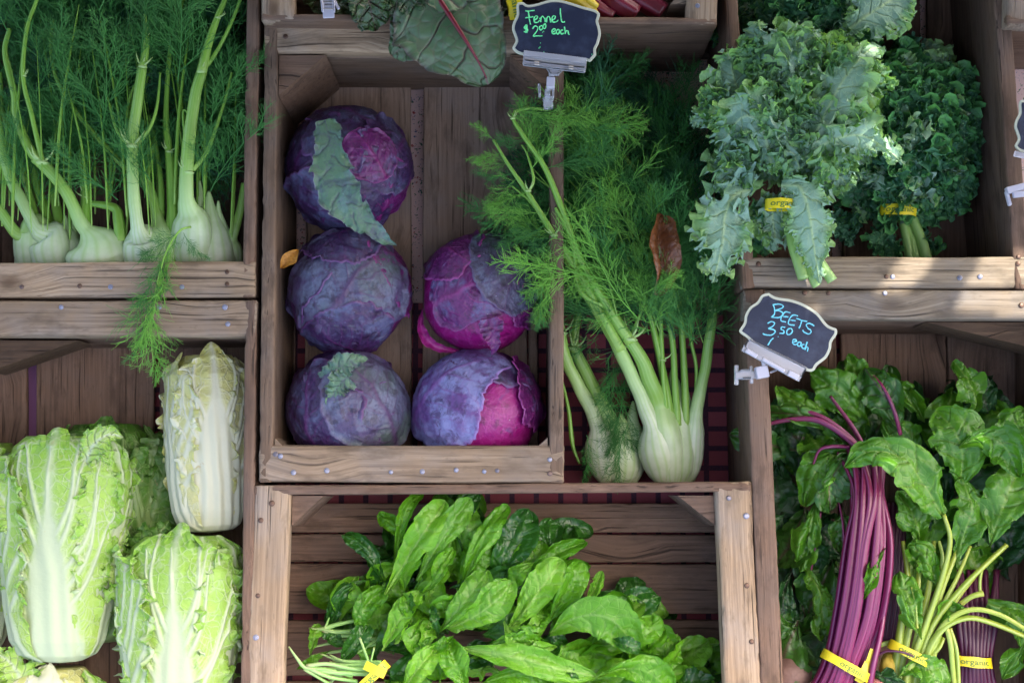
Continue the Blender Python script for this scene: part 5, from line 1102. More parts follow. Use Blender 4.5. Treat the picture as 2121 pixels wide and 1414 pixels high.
for i in range(26):
    x, y = ((700, 1330), (1330, 1330), (1180, 1380), (900, 1320), (1060, 1290), (1100, 1340), (830, 1290))[i % 7]; x += r9.uniform(-60, 60); y += r9.uniform(-40, 40); a = math.atan2(1390 - y, x - 790) + r9.gauss(0, .7); L = r9.uniform(45, 85); dx, dy = math.cos(a) * L / 2, -math.sin(a) * L / 2; h = r9.uniform(-60, -20) if 800 < x < 1300 else r9.uniform(-130, -90)
    aleaf((S1, S3)[x > 1150] if x > 760 else S2, [(x - dx, y - dy, h - 12), (x, y, h + 8), (x + dx, y + dy, h - 10)], r9.uniform(9, 20), 1900 + i, (M_AR, M_ARL, M_ARD)[i % 3], roll=r9.uniform(-1, 1), nu=36, nv=15, ruf=4, jag=.1, prof=(SP, SP2, LONG)[i % 3], cup=r9.uniform(0, .6))
def stems(root, name, mat, specs, ns=10, n=24, gn=3, groove=.05):
    for pts, r in specs:
        V, Q, N, s, gv, uv = tube(PP(pts), r, ns=ns, n=n, groove=groove, gn=gn, seed=pts[0][0]); build(name, V, mat, root, quads=Q, ngons=N, attrs={'along': s, 'groove': np.clip(gv, 0, 1)})
stems(S1, 'stem', M_ARS, [([(598, 1338, 4), (615, 1362, 2), (634, 1382, -5), (680, 1386, -15), (730, 1400, -30)], [1.5, 3.5, 5, 4, 4]), ([(634, 1380, -5), (680, 1400, -15), (740, 1410, -30)], [4, 4, 4]), ([(630, 1384, -8), (660, 1402, -20), (690, 1420, -30)], [4, 3.5, 3]),
    ([(634, 1378, -4), (680, 1374, -8), (740, 1385, -20), (800, 1380, -40)], [4, 4, 4, 4]), ([(640, 1386, -10), (700, 1392, -20), (780, 1395, -30)], [4, 5, 5]), ([(745, 1320, -30), (760, 1360, -20), (768, 1385, -22)], [2.5, 2.5, 2]), ([(775, 1340, -30), (768, 1370, -20)], [2, 2])])
stems(S2, 'stem', M_ARS, [([(640, 1300, -120), (665, 1302, -110), (700, 1292, -105), (765, 1278, -105)], [2, 5, 4, 4]), ([(668, 1302, -110), (700, 1308, -108), (760, 1304, -110)], [4, 5, 5]), ([(668, 1304, -112), (700, 1316, -115), (770, 1312, -115)], [4, 4, 4]), ([(673, 1300, -105), (682, 1278, -100)], [3, 1.5]),
    ([(645, 1340, -130), (700, 1330, -125), (760, 1340, -120)], [1.5, 4, 4]), ([(650, 1355, -140), (720, 1345, -130), (790, 1330, -125)], [2, 4, 4]), ([(690, 1370, -110), (740, 1350, -110), (800, 1310, -100)], [3, 3, 3]), ([(670, 1320, -140), (730, 1325, -130), (800, 1320, -130)], [2, 4, 4])])
for i in range(12):
    y = 1352 + i * 5.5; stems(S1, 'stem', M_ARS, [([(r9.uniform(640, 690), y + r9.uniform(-10, 10), -60 - i % 3 * 18), (715, 1368 + i * 2.5, -50 - i % 3 * 14), (790, 1380 + i * 1.5 - 10, -50)], [1.6, 3.4, 3.6])])
tie(S1, (774, 1398, 2), 36, 12, math.radians(132), 18, 'organic', 0, 17, skew=0, tail=[(756, 1376, 14, 798, 1396, 16)])

# ------------------------------------------------------------------ beets
M_BL = leaf_mat('beet_leaf', (.042, .160, .006), (.095, .260, .012), (.19, .33, .05), .36, .5, .22, nscale=14, vor=80, vorc=.12, veinmix=.7, back=(.09, .22, .03))
M_BLR = leaf_mat('beet_leaf_red_veined', (.026, .105, .009), (.055, .17, .016), (.12, .025, .05), .38, .5, .2, nscale=14, vor=80, vorc=.08, veinmix=.62, back=(.05, .13, .035))
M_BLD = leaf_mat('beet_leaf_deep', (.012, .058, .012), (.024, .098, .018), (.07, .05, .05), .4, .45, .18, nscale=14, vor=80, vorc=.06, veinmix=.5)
M_RS = stem_mat('beet_stem_magenta', [(0, (.19, .006, .062)), (.4, (.125, .006, .062)), (.75, (.17, .007, .05)), (1, (.11, .008, .03))], .3, gcol=(.26, .06, .17))
M_PS = stem_mat('beet_stem_purple', [(0, (.06, .004, .03)), (.5, (.045, .003, .028)), (1, (.06, .005, .02))], .4, gcol=(.08, .01, .05))
M_YS = stem_mat('beet_stem_golden', [(0, (.38, .36, .04)), (.25, (.27, .38, .07)), (.6, (.24, .34, .04)), (1, (.28, .33, .03))], .35, gcol=(.36, .46, .13))
GB = 'bunches of beets in the lower right crate'
def bleaf(root, pts, W, seed, mat=M_BL, **k):
    kw = dict(nu=70, nv=29, nveins=5, vw=.04, mid=2.0, puck=4.5, ruf=9.0, ruf_f=(1.4, 3.1, 7), ruf_lat=.5, rufp=1.8, seed=seed, cup=.05, wob=14, jag=.05); kw.update(k)
    return leaf_ob('leaf', root, mat, PP(pts), W, kw.pop('prof', OV), **kw)
def bfill(root, n, spots, seed, mats, hr, L_=(95, 170), W_=(30, 54)):
    rs = random.Random(seed)
    for i in range(n):
        cx, cy, rx, ry, ang = spots[i % len(spots)]; x = cx + rx * rs.uniform(-1, 1); y = cy + ry * rs.uniform(-1, 1); a = math.radians(ang) + rs.gauss(0, .5); L = rs.uniform(*L_); dx, dy = math.cos(a) * L, -math.sin(a) * L; h = lerp(hr[0], hr[1], i / n)
        bleaf(root, [(x - dx * .5, y - dy * .5, h - 10), (x, y, h + rs.uniform(0, 20)), (x + dx * .5, y + dy * .5, h - rs.uniform(0, 30))], rs.uniform(*W_), seed * 50 + i, mats[rs.randrange(len(mats))], roll=rs.uniform(-.8, .8), nu=40, nv=17, nveins=5)
Q1 = thing('beet_bunch', 'beet bunch with a thick sheaf of shiny magenta stems and a yellow tie', 'beets', P(1740, 1370, -200), GB)
Q2 = thing('beet_bunch', 'golden beet bunch with yellow-green stems arching to the right edge', 'beets', P(1880, 1350, -200), GB)
Q3 = thing('beet_bunch', 'dark purple stemmed beet bunch in the shade behind the golden one', 'beets', P(2010, 1370, -230), GB)
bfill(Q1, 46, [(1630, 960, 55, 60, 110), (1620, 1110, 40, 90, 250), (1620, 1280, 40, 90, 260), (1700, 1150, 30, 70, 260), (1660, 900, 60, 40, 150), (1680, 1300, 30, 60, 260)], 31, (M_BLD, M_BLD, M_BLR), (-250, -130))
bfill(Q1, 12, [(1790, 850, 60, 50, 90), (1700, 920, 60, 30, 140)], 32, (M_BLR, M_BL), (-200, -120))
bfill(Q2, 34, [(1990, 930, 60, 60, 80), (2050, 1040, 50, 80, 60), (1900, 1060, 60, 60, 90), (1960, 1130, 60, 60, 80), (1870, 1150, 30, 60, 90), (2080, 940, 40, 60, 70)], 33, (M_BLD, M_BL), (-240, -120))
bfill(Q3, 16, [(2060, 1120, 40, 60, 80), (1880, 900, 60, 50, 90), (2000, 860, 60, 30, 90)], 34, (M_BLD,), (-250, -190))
for i, (r_, pts, W, mat, kw) in enumerate([
    (Q1, [(1800, 880, -110), (1755, 830, -90), (1715, 795, -90), (1682, 772, -110)], 42, M_BL, dict(roll=.3)),
    (Q1, [(1790, 800, -120), (1775, 775, -110), (1755, 738, -125)], 24, M_BL, {}),
    (Q1, [(1862, 890, -100), (1842, 835, -75), (1815, 795, -75), (1792, 765, -95)], 42, M_BLR, dict(roll=.25)),
    (Q1, [(1915, 875, -130), (1890, 835, -110), (1860, 805, -110), (1838, 772, -130)], 27, M_BL, {}),
    (Q1, [(1905, 960, -120), (1880, 915, -100), (1850, 890, -100), (1830, 870, -115)], 36, M_BL, {}),
    (Q1, [(1762, 930, -90), (1715, 880, -70), (1660, 862, -70), (1580, 850, -95)], 24, M_BLR, dict(prof=LONG)),
    (Q1, [(1755, 905, -110), (1700, 868, -100), (1650, 835, -100), (1610, 800, -120)], 30, M_BL, {}),
    (Q1, [(1755, 935, -70), (1715, 950, -55), (1685, 985, -60), (1668, 1045, -85)], 36, M_BL, dict(roll=-.3)),
    (Q1, [(1770, 935, -60), (1742, 965, -45), (1725, 1010, -50), (1718, 1060, -75)], 40, M_BLR, dict(roll=.3)),
    (Q1, [(1690, 1030, -90), (1684, 1075, -75), (1672, 1125, -80), (1655, 1180, -100)], 28, M_BL, {}),
    (Q1, [(1745, 1050, -80), (1748, 1085, -65), (1746, 1120, -70), (1758, 1158, -85)], 27, M_BLR, {}),
    (Q1, [(1665, 1170, -120), (1692, 1220, -100), (1706, 1270, -105), (1698, 1325, -120)], 30, M_BL, dict(roll=.4)),
    (Q1, [(1640, 1180, -150), (1625, 1220, -135), (1622, 1260, -140), (1640, 1310, -160)], 26, M_BLD, {}),
    (Q1, [(1832, 1135, -10), (1815, 1165, 2), (1800, 1200, 2), (1785, 1240, -10)], 14, M_BL, dict(ruf=3)),
    (Q2, [(1955, 1068, -20), (1915, 1000, 20), (1862, 945, 34), (1800, 935, 28), (1748, 968, 4)], 46, M_BL, dict(roll=-.15, nu=110, nv=45, prof=[.3, .75, 1, 1.08, 1.1, 1, .85, .6, .15])),
    (Q2, [(1985, 1010, -70), (1995, 950, -35), (1975, 890, -30), (1940, 852, -55)], 60, M_BL, dict(roll=.2, nu=100, nv=41)),
    (Q2, [(2005, 880, -100), (2018, 835, -85), (2005, 790, -85), (1975, 748, -105)], 34, M_BL, dict(roll=-.4)),
    (Q2, [(2050, 870, -140), (2042, 840, -125), (2030, 810, -125), (2010, 790, -140)], 30, M_BLD, {}),
    (Q2, [(2060, 960, -60), (2085, 915, -35), (2100, 880, -35), (2125, 850, -50)], 38, M_BL, dict(roll=.3)),
    (Q2, [(1985, 925, -20), (2040, 905, 0), (2085, 930, 0), (2110, 985, -25)], 40, M_BL, dict(roll=-.3, nu=90, nv=37)),
    (Q2, [(2050, 1130, -60), (2070, 1070, -40), (2095, 1010, -40), (2120, 950, -60)], 50, M_BL, dict(roll=.2)),
    (Q2, [(1975, 1160, -70), (2000, 1100, -45), (2010, 1050, -45), (1990, 990, -60)], 46, M_BL, dict(roll=-.2)),
    (Q2, [(1905, 1130, -80), (1900, 1090, -65), (1885, 1050, -70), (1860, 1020, -85)], 38, M_BL, {}),
    (Q2, [(1905, 1320, -40), (1890, 1270, -25), (1878, 1225, -25), (1862, 1185, -45)], 32, M_BL, dict(mid=4)),
    (Q2, [(1940, 1210, -60), (1930, 1180, -45), (1910, 1150, -45), (1885, 1135, -65)], 32, M_BL, {}),
    (Q2, [(2010, 1260, -60), (1985, 1268, -45), (1960, 1262, -45), (1945, 1280, -60)], 22, M_BL, {}),
    (Q3, [(2045, 1250, -110), (2100, 1275, -90), (2118, 1330, -95), (2075, 1405, -120)], 26, M_BL, dict(prof=[.4, 1.4, 1.2, .5, .35, .5, .8, .7, .2])),
    (Q2, [(1860, 1400, -60), (1895, 1380, -45), (1930, 1395, -45), (1940, 1440, -60)], 36, M_BL, {}),
    (Q2, [(1800, 1385, -60), (1830, 1402, -50), (1880, 1420, -55)], 18, M_BLD, {})]):
    bleaf(r_, pts, W, 800 + i, mat, **kw)
rs = random.Random(4)
for i in range(21):
    u = (i % 11) / 10; lay = i // 11; v = u + rs.uniform(-.05, .05); hh = -60 + 34 * math.sin(math.pi * min(max(v, 0), 1)) - lay * 24; v2 = v + rs.uniform(-.14, .14); v3 = v + rs.uniform(-.22, .22); q_ = rs.uniform(.62, 1.12); hj = rs.uniform(-5, 7)
    stems(Q1, 'stem', M_RS, [([(lerp(1648, 1768, v), 1480, hh - 25), (lerp(1706, 1786, v), 1385, hh), (lerp(1742, 1824, v2), 1270, hh + 16 + hj), (lerp(1762, 1840, v2), 1130, hh + 26 + hj), (lerp(1774, 1832, v3), 1020, hh + 26), (lerp(1745, 1850, v3) + rs.uniform(-25, 25), 930, hh - 5)], [9 * q_, 8 * q_, 8.5 * q_, 8 * q_, 6.5 * q_, 4.5 * q_])], ns=14, n=40, gn=4, groove=.09)
stems(Q1, 'stem', M_RS, [([(1800, 960, -60), (1765, 915, -48), (1700, 872, -46), (1640, 868, -60), (1572, 882, -80)], [6, 6.5, 6, 5, 3.5]), ([(1795, 950, -70), (1755, 900, -58), (1690, 858, -56), (1610, 845, -80)], [5, 5, 5, 3]), ([(1800, 950, -80), (1770, 890, -75), (1720, 820, -80)], [6, 5, 3]), ([(1865, 900, -80), (1852, 850, -65), (1828, 800, -66), (1800, 770, -85)], [4.5, 4, 3.4, 2]), ([(1760, 925, -55), (1720, 925, -45), (1695, 935, -50), (1680, 980, -62)], [4, 4, 3, 2]),
    ([(1765, 1250, -50), (1752, 1150, -55), (1745, 1080, -62), (1738, 1040, -70)], [5, 4, 3, 2]), ([(1700, 1060, -80), (1692, 1120, -85), (1680, 1180, -95)], [2, 3, 2]), ([(1798, 1440, -30), (1808, 1380, -25), (1822, 1320, -30), (1836, 1240, -40)], [7, 7, 6, 5])], ns=12, n=34)
tie(Q1, (1752, 1378, -50), 54, 44, math.radians(62), 19, 'organic', 4, 17, skew=-.02, tail=[(1790, 1400, -36, 1812, 1345, -30), (1778, 1412, -32, 1800, 1372, -30)])
def ystems(sp): stems(Q2, 'stem', M_YS, [(p, [x * .84 for x in r]) for p, r in sp], ns=14, n=36)
ystems([
    ([(1860, 1480, -80), (1886, 1380, -60), (1915, 1300, -48), (1950, 1200, -36), (1968, 1120, -28), (1955, 1065, -18)], [11, 10, 9, 7.5, 6.5, 5]),
    ([(1880, 1480, -80), (1905, 1370, -62), (1935, 1290, -52), (1990, 1220, -42), (2040, 1170, -42), (2085, 1128, -50)], [10, 10, 9, 7.5, 6.5, 6]),
    ([(1900, 1480, -80), (1915, 1370, -55), (1950, 1305, -40), (2000, 1280, -34), (2050, 1288, -36), (2135, 1322, -50)], [9, 9, 8.5, 7, 6.5, 6]),
    ([(1890, 1480, -80), (1920, 1360, -60), (1958, 1290, -38), (2010, 1262, -30), (2070, 1272, -30), (2140, 1312, -40)], [9, 9, 8, 6.5, 6, 5]),
    ([(1870, 1480, -90), (1888, 1380, -70), (1905, 1300, -62), (1925, 1210, -60), (1935, 1120, -70)], [12, 11, 9, 7, 5]),
    ([(1850, 1480, -90), (1866, 1380, -72), (1882, 1310, -66), (1900, 1230, -64), (1905, 1150, -75)], [11, 11, 9, 7, 5]),
    ([(1958, 1290, -45), (1968, 1330, -48), (1972, 1370, -52), (1978, 1440, -60)], [6, 6.5, 6.5, 7]), ([(1968, 1300, -50), (1980, 1340, -52), (1984, 1380, -56), (1986, 1440, -60)], [5, 5.5, 6, 6]),
    ([(1925, 1360, -60), (1945, 1340, -52), (1955, 1320, -55)], [7, 6, 5]), ([(1990, 1250, -60), (2012, 1235, -55), (2036, 1228, -55)], [7, 6.5, 7.5]), ([(2030, 1230, -60), (2030, 1200, -60), (2036, 1170, -60)], [4, 4, 4]),
    ([(1940, 1280, -55), (1965, 1230, -52), (1985, 1190, -58), (2010, 1130, -70)], [7, 6, 5, 4]), ([(1900, 1300, -30), (1896, 1250, -22), (1888, 1215, -26)], [3, 2.6, 2]), ([(1950, 1180, -50), (1952, 1150, -50), (1945, 1120, -55)], [5, 4.5, 4])])
ystems([([(1842, 1480, -95), (1856, 1380, -76), (1866, 1300, -70), (1880, 1200, -75), (1870, 1120, -85)], [12, 12, 10, 8, 5]), ([(1895, 1480, -95), (1912, 1380, -70), (1930, 1290, -62), (1958, 1200, -60), (2000, 1100, -70)], [11, 11, 9, 7, 5]), ([(1910, 1480, -90), (1925, 1400, -66), (1942, 1320, -56), (1975, 1250, -60), (2030, 1180, -70)], [9, 9, 8, 6, 4])])
ystems([([(1815, 1338, -80), (1840, 1330, -78), (1870, 1330, -80)], [6, 6, 5])])
tie(Q2, (1882, 1352, -62), 44, 30, math.radians(66), 19, 'organic', 0, 17, skew=-.06)
def lump(name, root, c, r, mat, seed, sq=(1, 1, 1)):
    n = 40; th = np.linspace(.01, math.pi - .01, n); ph = np.linspace(0, 2 * np.pi, n * 2, endpoint=False); A, B = np.meshgrid(th, ph, indexing='ij'); d = np.stack([np.sin(A) * np.cos(B), np.sin(A) * np.sin(B), np.cos(A)], -1)
    V = P(*c) + d * (r * (1 + .07 * vnoise(d * 2, seed) + .02 * vnoise(d * 8, seed)))[..., None] * np.array(sq); return build(name, V.reshape(-1, 3), mat, root, quads=gridq(n, 2 * n, True))
def root_mat(name, a, b_):
    m, nt, b = nmat(name); g = NT(nt); tc = g('TexCoord').outputs['Object']; c = g.mix(g.mapr(g.noise(tc, 30, 5, .65), .35, .65), a, b_); g.l.new(c, b.inputs['Base Color']); b.inputs['Roughness'].default_value = .65; g.l.new(g.bump(g.noise(tc, 90, 4), .6, .0015), b.inputs['Normal']); return m
lump('root', Q2, (1843, 1388, -90), 27, root_mat('golden_root', (.50, .34, .03), (.58, .46, .08)), 2, (.8, 1.4, .9))
lump('root', Q1, (1638, 1395, -130), 44, root_mat('beet_root', (.16, .09, .075), (.22, .13, .10)), 3, (1, .9, .9))
lump('root', Q1, (1812, 1420, -70), 22, root_mat('beet_root_red', (.26, .08, .08), (.34, .14, .12)), 4)
for i in range(9):
    v = i / 8; stems(Q3, 'stem', M_PS, [([(lerp(1985, 2070, v), 1480, -150), (lerp(1995, 2050, v), 1370, -140 + 12 * math.sin(3 * v)), (lerp(1985, 2062, v), 1280, -140), (lerp(1975, 2070, v) + rs.uniform(-10, 10), 1180, -170)], [9, 8, 8, 6])])
for i in range(5):
    v = i / 4; stems(Q3, 'stem', M_PS, [([(lerp(1815, 1850, v), 1330, -130), (lerp(1832, 1862, v), 1240, -125), (lerp(1840, 1868, v), 1140, -130), (lerp(1840, 1880, v), 1040, -150)], [8, 8, 7, 6])])
stems(Q3, 'stem', M_PS, [([(1812, 1360, -40), (1835, 1348, -30), (1870, 1350, -26), (1900, 1362, -36)], [2.5, 2.5, 2.5, 2])])
tie(Q3, (2012, 1368, -128), 40, 26, math.radians(96), 22, 'organic', 0, 17, skew=-.2)

# ------------------------------------------------------------------ chard
M_CH = leaf_mat('chard_leaf', (.060, .135, .050), (.140, .205, .105), (.20, .045, .075), .42, .5, .15, nscale=12, vor=60, vorc=.18, veinmix=.8, bumpd=.0010, edge=(.09, .07, .06), edge0=.9)
M_CHD = leaf_mat('chard_leaf_dark', (.020, .055, .018), (.05, .11, .03), (.10, .03, .04), .35, .6, .15, nscale=30, vor=70, vorc=.3, bumpd=.003)
M_CHR = stem_mat('chard_stalk_red', [(0, (.10, .003, .008)), (.5, (.13, .004, .012)), (1, (.15, .008, .02))], .35, gcol=(.22, .02, .05))
M_CHY = stem_mat('chard_stalk_yellow', [(0, (.65, .38, .01)), (.5, (.72, .46, .015)), (1, (.60, .45, .04))], .35)
CH1 = thing('chard_bunch', 'chard with one big grey-green leaf with a red midrib hanging over the crate edge', 'chard', P(900, -20, -100), 'chard in the top crate')
leaf_ob('leaf', CH1, M_CH, PP([(885, -35, 74), (925, 22, 88), (962, 80, 84), (992, 130, 68), (1012, 176, 46)]), 112, [.75, 1.0, 1.08, 1.04, .98, .88, .74, .56, .34], nu=150, nv=90, nveins=3.2, vslope=.35, vw=.022, mid=3.6, puck=5, ruf=6, ruf_f=(2.3, 5, 11), ruf_lat=.3, rufp=3, seed=5, cup=-.06, jag=.03, wob=6)
leaf_ob('leaf', CH1, M_CH, PP([(900, 40, 60), (868, 62, 70), (838, 92, 66), (812, 116, 50)]), 46, OV, nu=90, nv=50, nveins=4, vw=.04, mid=1.6, puck=4, ruf=5, ruf_f=(2.3, 5, 11), seed=6, jag=.06)
leaf_ob('leaf', CH1, M_CH, PP([(860, -30, 60), (900, -8, 92), (940, -12, 88), (975, -40, 60)]), 34, OV, nu=60, nv=30, nveins=4, vw=.05, mid=1.6, puck=3, ruf=4, seed=16)
for i, (pts, W) in enumerate((([(770, -50, 60), (765, -5, 78), (770, 30, 74), (778, 60, 50)], 46), ([(830, -50, 60), (835, -10, 80), (828, 25, 78), (815, 52, 55)], 30), ([(735, -40, 55), (738, 0, 66), (752, 34, 60)], 34), ([(845, -40, 70), (852, 0, 82), (850, 40, 70), (838, 60, 50)], 26))):
    leaf_ob('leaf', CH1, M_CHD, PP(pts), W, OV, nu=120, nv=50, nveins=5, vw=.05, mid=2, puck=7, ruf=8, ruf_f=(3, 8, 17, 37), ruf_lat=.5, rufp=2, seed=30 + i, jag=.1, wob=6)
for i in range(14):
    r5 = random.Random(i); x = r5.uniform(600, 1060); leaf_ob('leaf', CH1, M_CHD, PP([(x - 20, -70, -120), (x, -20, -95), (x + r5.uniform(-30, 30), 40, -120)]), 40, OV, nu=60, nv=24, nveins=5, ruf=6, puck=5, seed=60 + i)
stems(CH1, 'stalk', M_CHR, [([(885, -35, 78), (925, 22, 93), (962, 80, 89), (992, 130, 72), (1008, 162, 54)], [8, 6, 4.2, 2.6, 1])])
CH2 = thing('chard_bunch', 'bundle of dark red chard stalks lying in the top crate, beside a yellow one', 'chard', P(1290, -20, 0), 'chard in the top crate')
stems(CH2, 'stalk', M_CHR, [([(1180, -90, 10), (1260, -10, 15), (1318, 30, 5)], [22, 24, 22]), ([(1240, -100, 0), (1310, -20, 5), (1372, 26, -5)], [24, 26, 22]), ([(1150, -60, 25), (1225, 5, 28), (1268, 34, 15)], [14, 15, 12])], ns=22, n=24, gn=5, groove=.09)
stems(CH2, 'stalk', M_CHY, [([(1150, -60, 60), (1195, -8, 70), (1225, 22, 60), (1238, 34, 50)], [18, 22, 17, 6]), ([(1180, -50, 70), (1215, -5, 78), (1238, 14, 70)], [10, 12, 5]), ([(1120, -30, 50), (1160, 0, 62), (1200, 24, 55)], [8, 10, 6])], ns=16, n=20, gn=6, groove=.14)
tie(CH1, (1066, 10, 55), 30, 20, math.radians(10), 30, 'organic', 0, 20)
# ------------------------------------------------------------------ chalk signs and clear clips
M_SLATE = None
def slate():
    m, nt, b = nmat('blackboard'); g = NT(nt); tc = g('TexCoord').outputs['Object']
    c = g.mix(g.mapr(g.noise(tc, 45, 4, .6), .48, .70, 0, .7), (.008, .014, .038), (.035, .046, .085)); g.l.new(c, b.inputs['Base Color']); b.inputs['Roughness'].default_value = .5; return m
M_SLATE = slate(); M_CREAM = simple('cream_border', (.55, .56, .43), .6); M_CHG = simple('green_chalk', (.16, .80, .32), .8); M_CHB = simple('blue_chalk', (.18, .62, .74), .8)
M_CLEAR = simple('clear_plastic', (.86, .86, .92), .12, 0, .5, Transmission_Weight=.72, IOR=1.45); M_MILKY = simple('milky_plastic', (.62, .60, .68), .3, 0, .5, Transmission_Weight=.25)
M_SPRING = simple('metal_spring', (.5, .42, .36), .3, .9)
def outline(root, name, pts, h, t, mat, n=150, inset=0.0, smooth=True):
    p = PP([(x, y, h) for x, y in pts]); p = np.vstack([p, p[:1]]); C = catmull(p, n + 1)[:-1] if smooth else p[:-1]; n = len(C)
    if inset:
        c = C.mean(0); tn = nrm(np.roll(C, -1, 0) - np.roll(C, 1, 0)); nl = np.cross(tn, [0, 0, 1.]); nl *= np.sign(np.sum(nl * (c - C), 1)).reshape(-1, 1); C = C + nl * inset
    e = C * 1.0; e[:, 2] += t; e2 = C + (C.mean(0) - C) * .006; e2[:, 2] += t + .8
    return build(name, np.vstack([C, e, e2]), mat, root, quads=np.vstack([[[r * n + i, r * n + (i + 1) % n, (r + 1) * n + (i + 1) % n, (r + 1) * n + i] for i in range(n)] for r in (0, 1)]), ngons=[list(range(n))[::-1], [2 * n + i for i in range(n)]], smooth=False)
def chalk(root, strokes, f, h, r, mat):
    rs = random.Random(len(strokes))
    for name, st in strokes:
        a = Acc()
        for s in st:
            p = PP([(*f(x, y), h) for x, y in s])
            if len(p) == 1: p = np.vstack([p, p + [1.2, 0, 0]])
            n = max(8, int(len(p) * 5)); V, Q, N, s_, gv, uv = tube(p, [r * rs.uniform(.7, 1.2) for _ in range(8)], ns=6, n=n, flat=.35, cap=True); V += (vnoise(V * .7, 3) * .35)[:, None]; a.add(V, Q, N=N)
        a.build('chalk_writing', mat, root)
f1 = lambda x, y: (1030 + x / 4.002, y / 4.002); f2 = lambda x, y: (1480 + x / 3.309, 560 + y / 3.309)
o1 = [f1(*p) for p in [(170, 28), (212, 24), (250, 46), (320, 38), (400, 14), (455, 4), (520, 6), (610, 28), (710, 60), (800, 84), (828, 98), (848, 118), (846, 150), (836, 182), (850, 230), (858, 285), (852, 320), (838, 372), (818, 412), (818, 462), (800, 484), (768, 516), (735, 508), (660, 512), (560, 528), (450, 522), (350, 500), (250, 468), (190, 456), (155, 440), (126, 408), (132, 385), (152, 345), (140, 300), (122, 245), (132, 190), (160, 130), (158, 60)]]
o2 = [f2(*p) for p in [(370, 155), (402, 176), (440, 188), (530, 202), (620, 236), (705, 292), (765, 365), (800, 388), (834, 402), (835, 440), (802, 492), (795, 540), (765, 600), (702, 652), (680, 686), (642, 692), (590, 668), (500, 640), (400, 596), (310, 545), (255, 496), (220, 462), (176, 430), (170, 408), (200, 358), (208, 308), (240, 252), (290, 216), (322, 170)]]
SG1 = thing('price_sign', 'chalk price sign reading Fennel with a cream border, on a clear clip', 'price sign', P(1150, 70, 60), 'chalkboard price signs')
bd = outline(SG1, 'border', o1, 92, 3, M_CREAM); outline(SG1, 'board', o1, 93.5, 3.4, M_SLATE, inset=5.5)
LET1 = [('a', [[(232, 92), (255, 95), (308, 88)], [(258, 96), (262, 140), (275, 205)], [(232, 150), (262, 146), (300, 140)]]),
        ('b', [[(302, 172), (325, 158), (334, 140), (318, 135), (304, 155), (310, 185), (335, 186), (350, 170)]]),
        ('c', [[(352, 150), (360, 185), (362, 150), (378, 138), (392, 160), (396, 185)]]), ('d', [[(400, 150), (408, 188), (412, 150), (428, 138), (438, 160), (444, 188)]]),
        ('e', [[(450, 170), (474, 158), (480, 138), (462, 136), (452, 160), (462, 184), (490, 182), (505, 168)]]), ('f', [[(522, 72), (524, 120), (532, 170), (542, 186), (562, 182)]]),
        ('g', [[(250, 208), (228, 220), (224, 236), (246, 240), (252, 256), (232, 268), (220, 262)], [(236, 205), (236, 275)], [(244, 205), (246, 275)]]),
        ('h', [[(292, 240), (310, 218), (332, 226), (330, 255), (305, 290), (300, 302), (325, 300), (374, 300)]]),
        ('i', [[(362, 215), (350, 225), (352, 245), (366, 248), (376, 232), (370, 216), (362, 215)]]), ('j', [[(390, 205), (380, 215), (382, 235), (394, 238), (402, 220), (396, 198), (384, 208)], [(382, 262)], [(372, 268)]]),
        ('k', [[(450, 270), (475, 258), (480, 244), (464, 244), (452, 262), (462, 282), (490, 276)], [(512, 248), (496, 250), (490, 270), (502, 284), (514, 268), (514, 248), (518, 280)], [(546, 252), (530, 252), (524, 270), (536, 284), (552, 274)], [(556, 222), (562, 260), (562, 284), (570, 260), (584, 258), (590, 280), (598, 290)]]),
        ('l', [[(356, 358)], [(352, 392)], [(384, 432)], [(344, 400)], [(782, 452)]])]
chalk(SG1, LET1, f1, 98.6, 1.35, M_CHG)
LET2 = [('a', [[(402, 232), (412, 270), (410, 300), (388, 320)], [(398, 236), (440, 230), (468, 240), (462, 258), (412, 275)], [(412, 275), (450, 278), (470, 300), (440, 322), (390, 320)]]),
        ('b', [[(520, 290), (486, 284), (462, 310), (456, 344), (490, 352)], [(470, 316), (506, 318)]]), ('c', [[(572, 312), (538, 306), (514, 332), (508, 366), (548, 376)], [(520, 340), (556, 344)]]),
        ('d', [[(560, 328), (600, 342), (634, 350)], [(598, 342), (590, 370), (578, 398)]]), ('e', [[(684, 380), (650, 362), (628, 372), (640, 396), (662, 412), (650, 434), (616, 424), (604, 408)]]),
        ('f', [[(364, 362), (390, 350), (412, 362), (396, 384), (370, 398), (400, 404), (416, 420), (390, 442), (350, 440), (330, 432)]]), ('g', [[(434, 454)], [(404, 462), (385, 480), (366, 512)]]),
        ('h', [[(484, 390), (462, 386), (456, 402), (474, 412), (472, 430), (446, 430)], [(506, 400), (494, 418), (500, 438), (520, 436), (534, 414), (524, 398), (506, 400)]]),
        ('i', [[(536, 492), (560, 484), (556, 474), (540, 474), (534, 494), (548, 508), (566, 504)], [(590, 492), (574, 492), (568, 510), (582, 520), (592, 506), (592, 492), (594, 520)], [(616, 508), (602, 508), (598, 524), (608, 534), (620, 530)], [(636, 488), (626, 516), (620, 544), (630, 524), (640, 528), (636, 556)]])]
SG2 = thing('price_sign', 'tilted chalk price sign reading BEETS, clipped to the beet crate', 'price sign', P(1630, 700, 60), 'chalkboard price signs')
outline(SG2, 'border', o2, 72, 3, M_CREAM); outline(SG2, 'board', o2, 73.5, 3.4, M_SLATE, inset=5.5); chalk(SG2, LET2, f2, 78.6, 1.35, M_CHB)
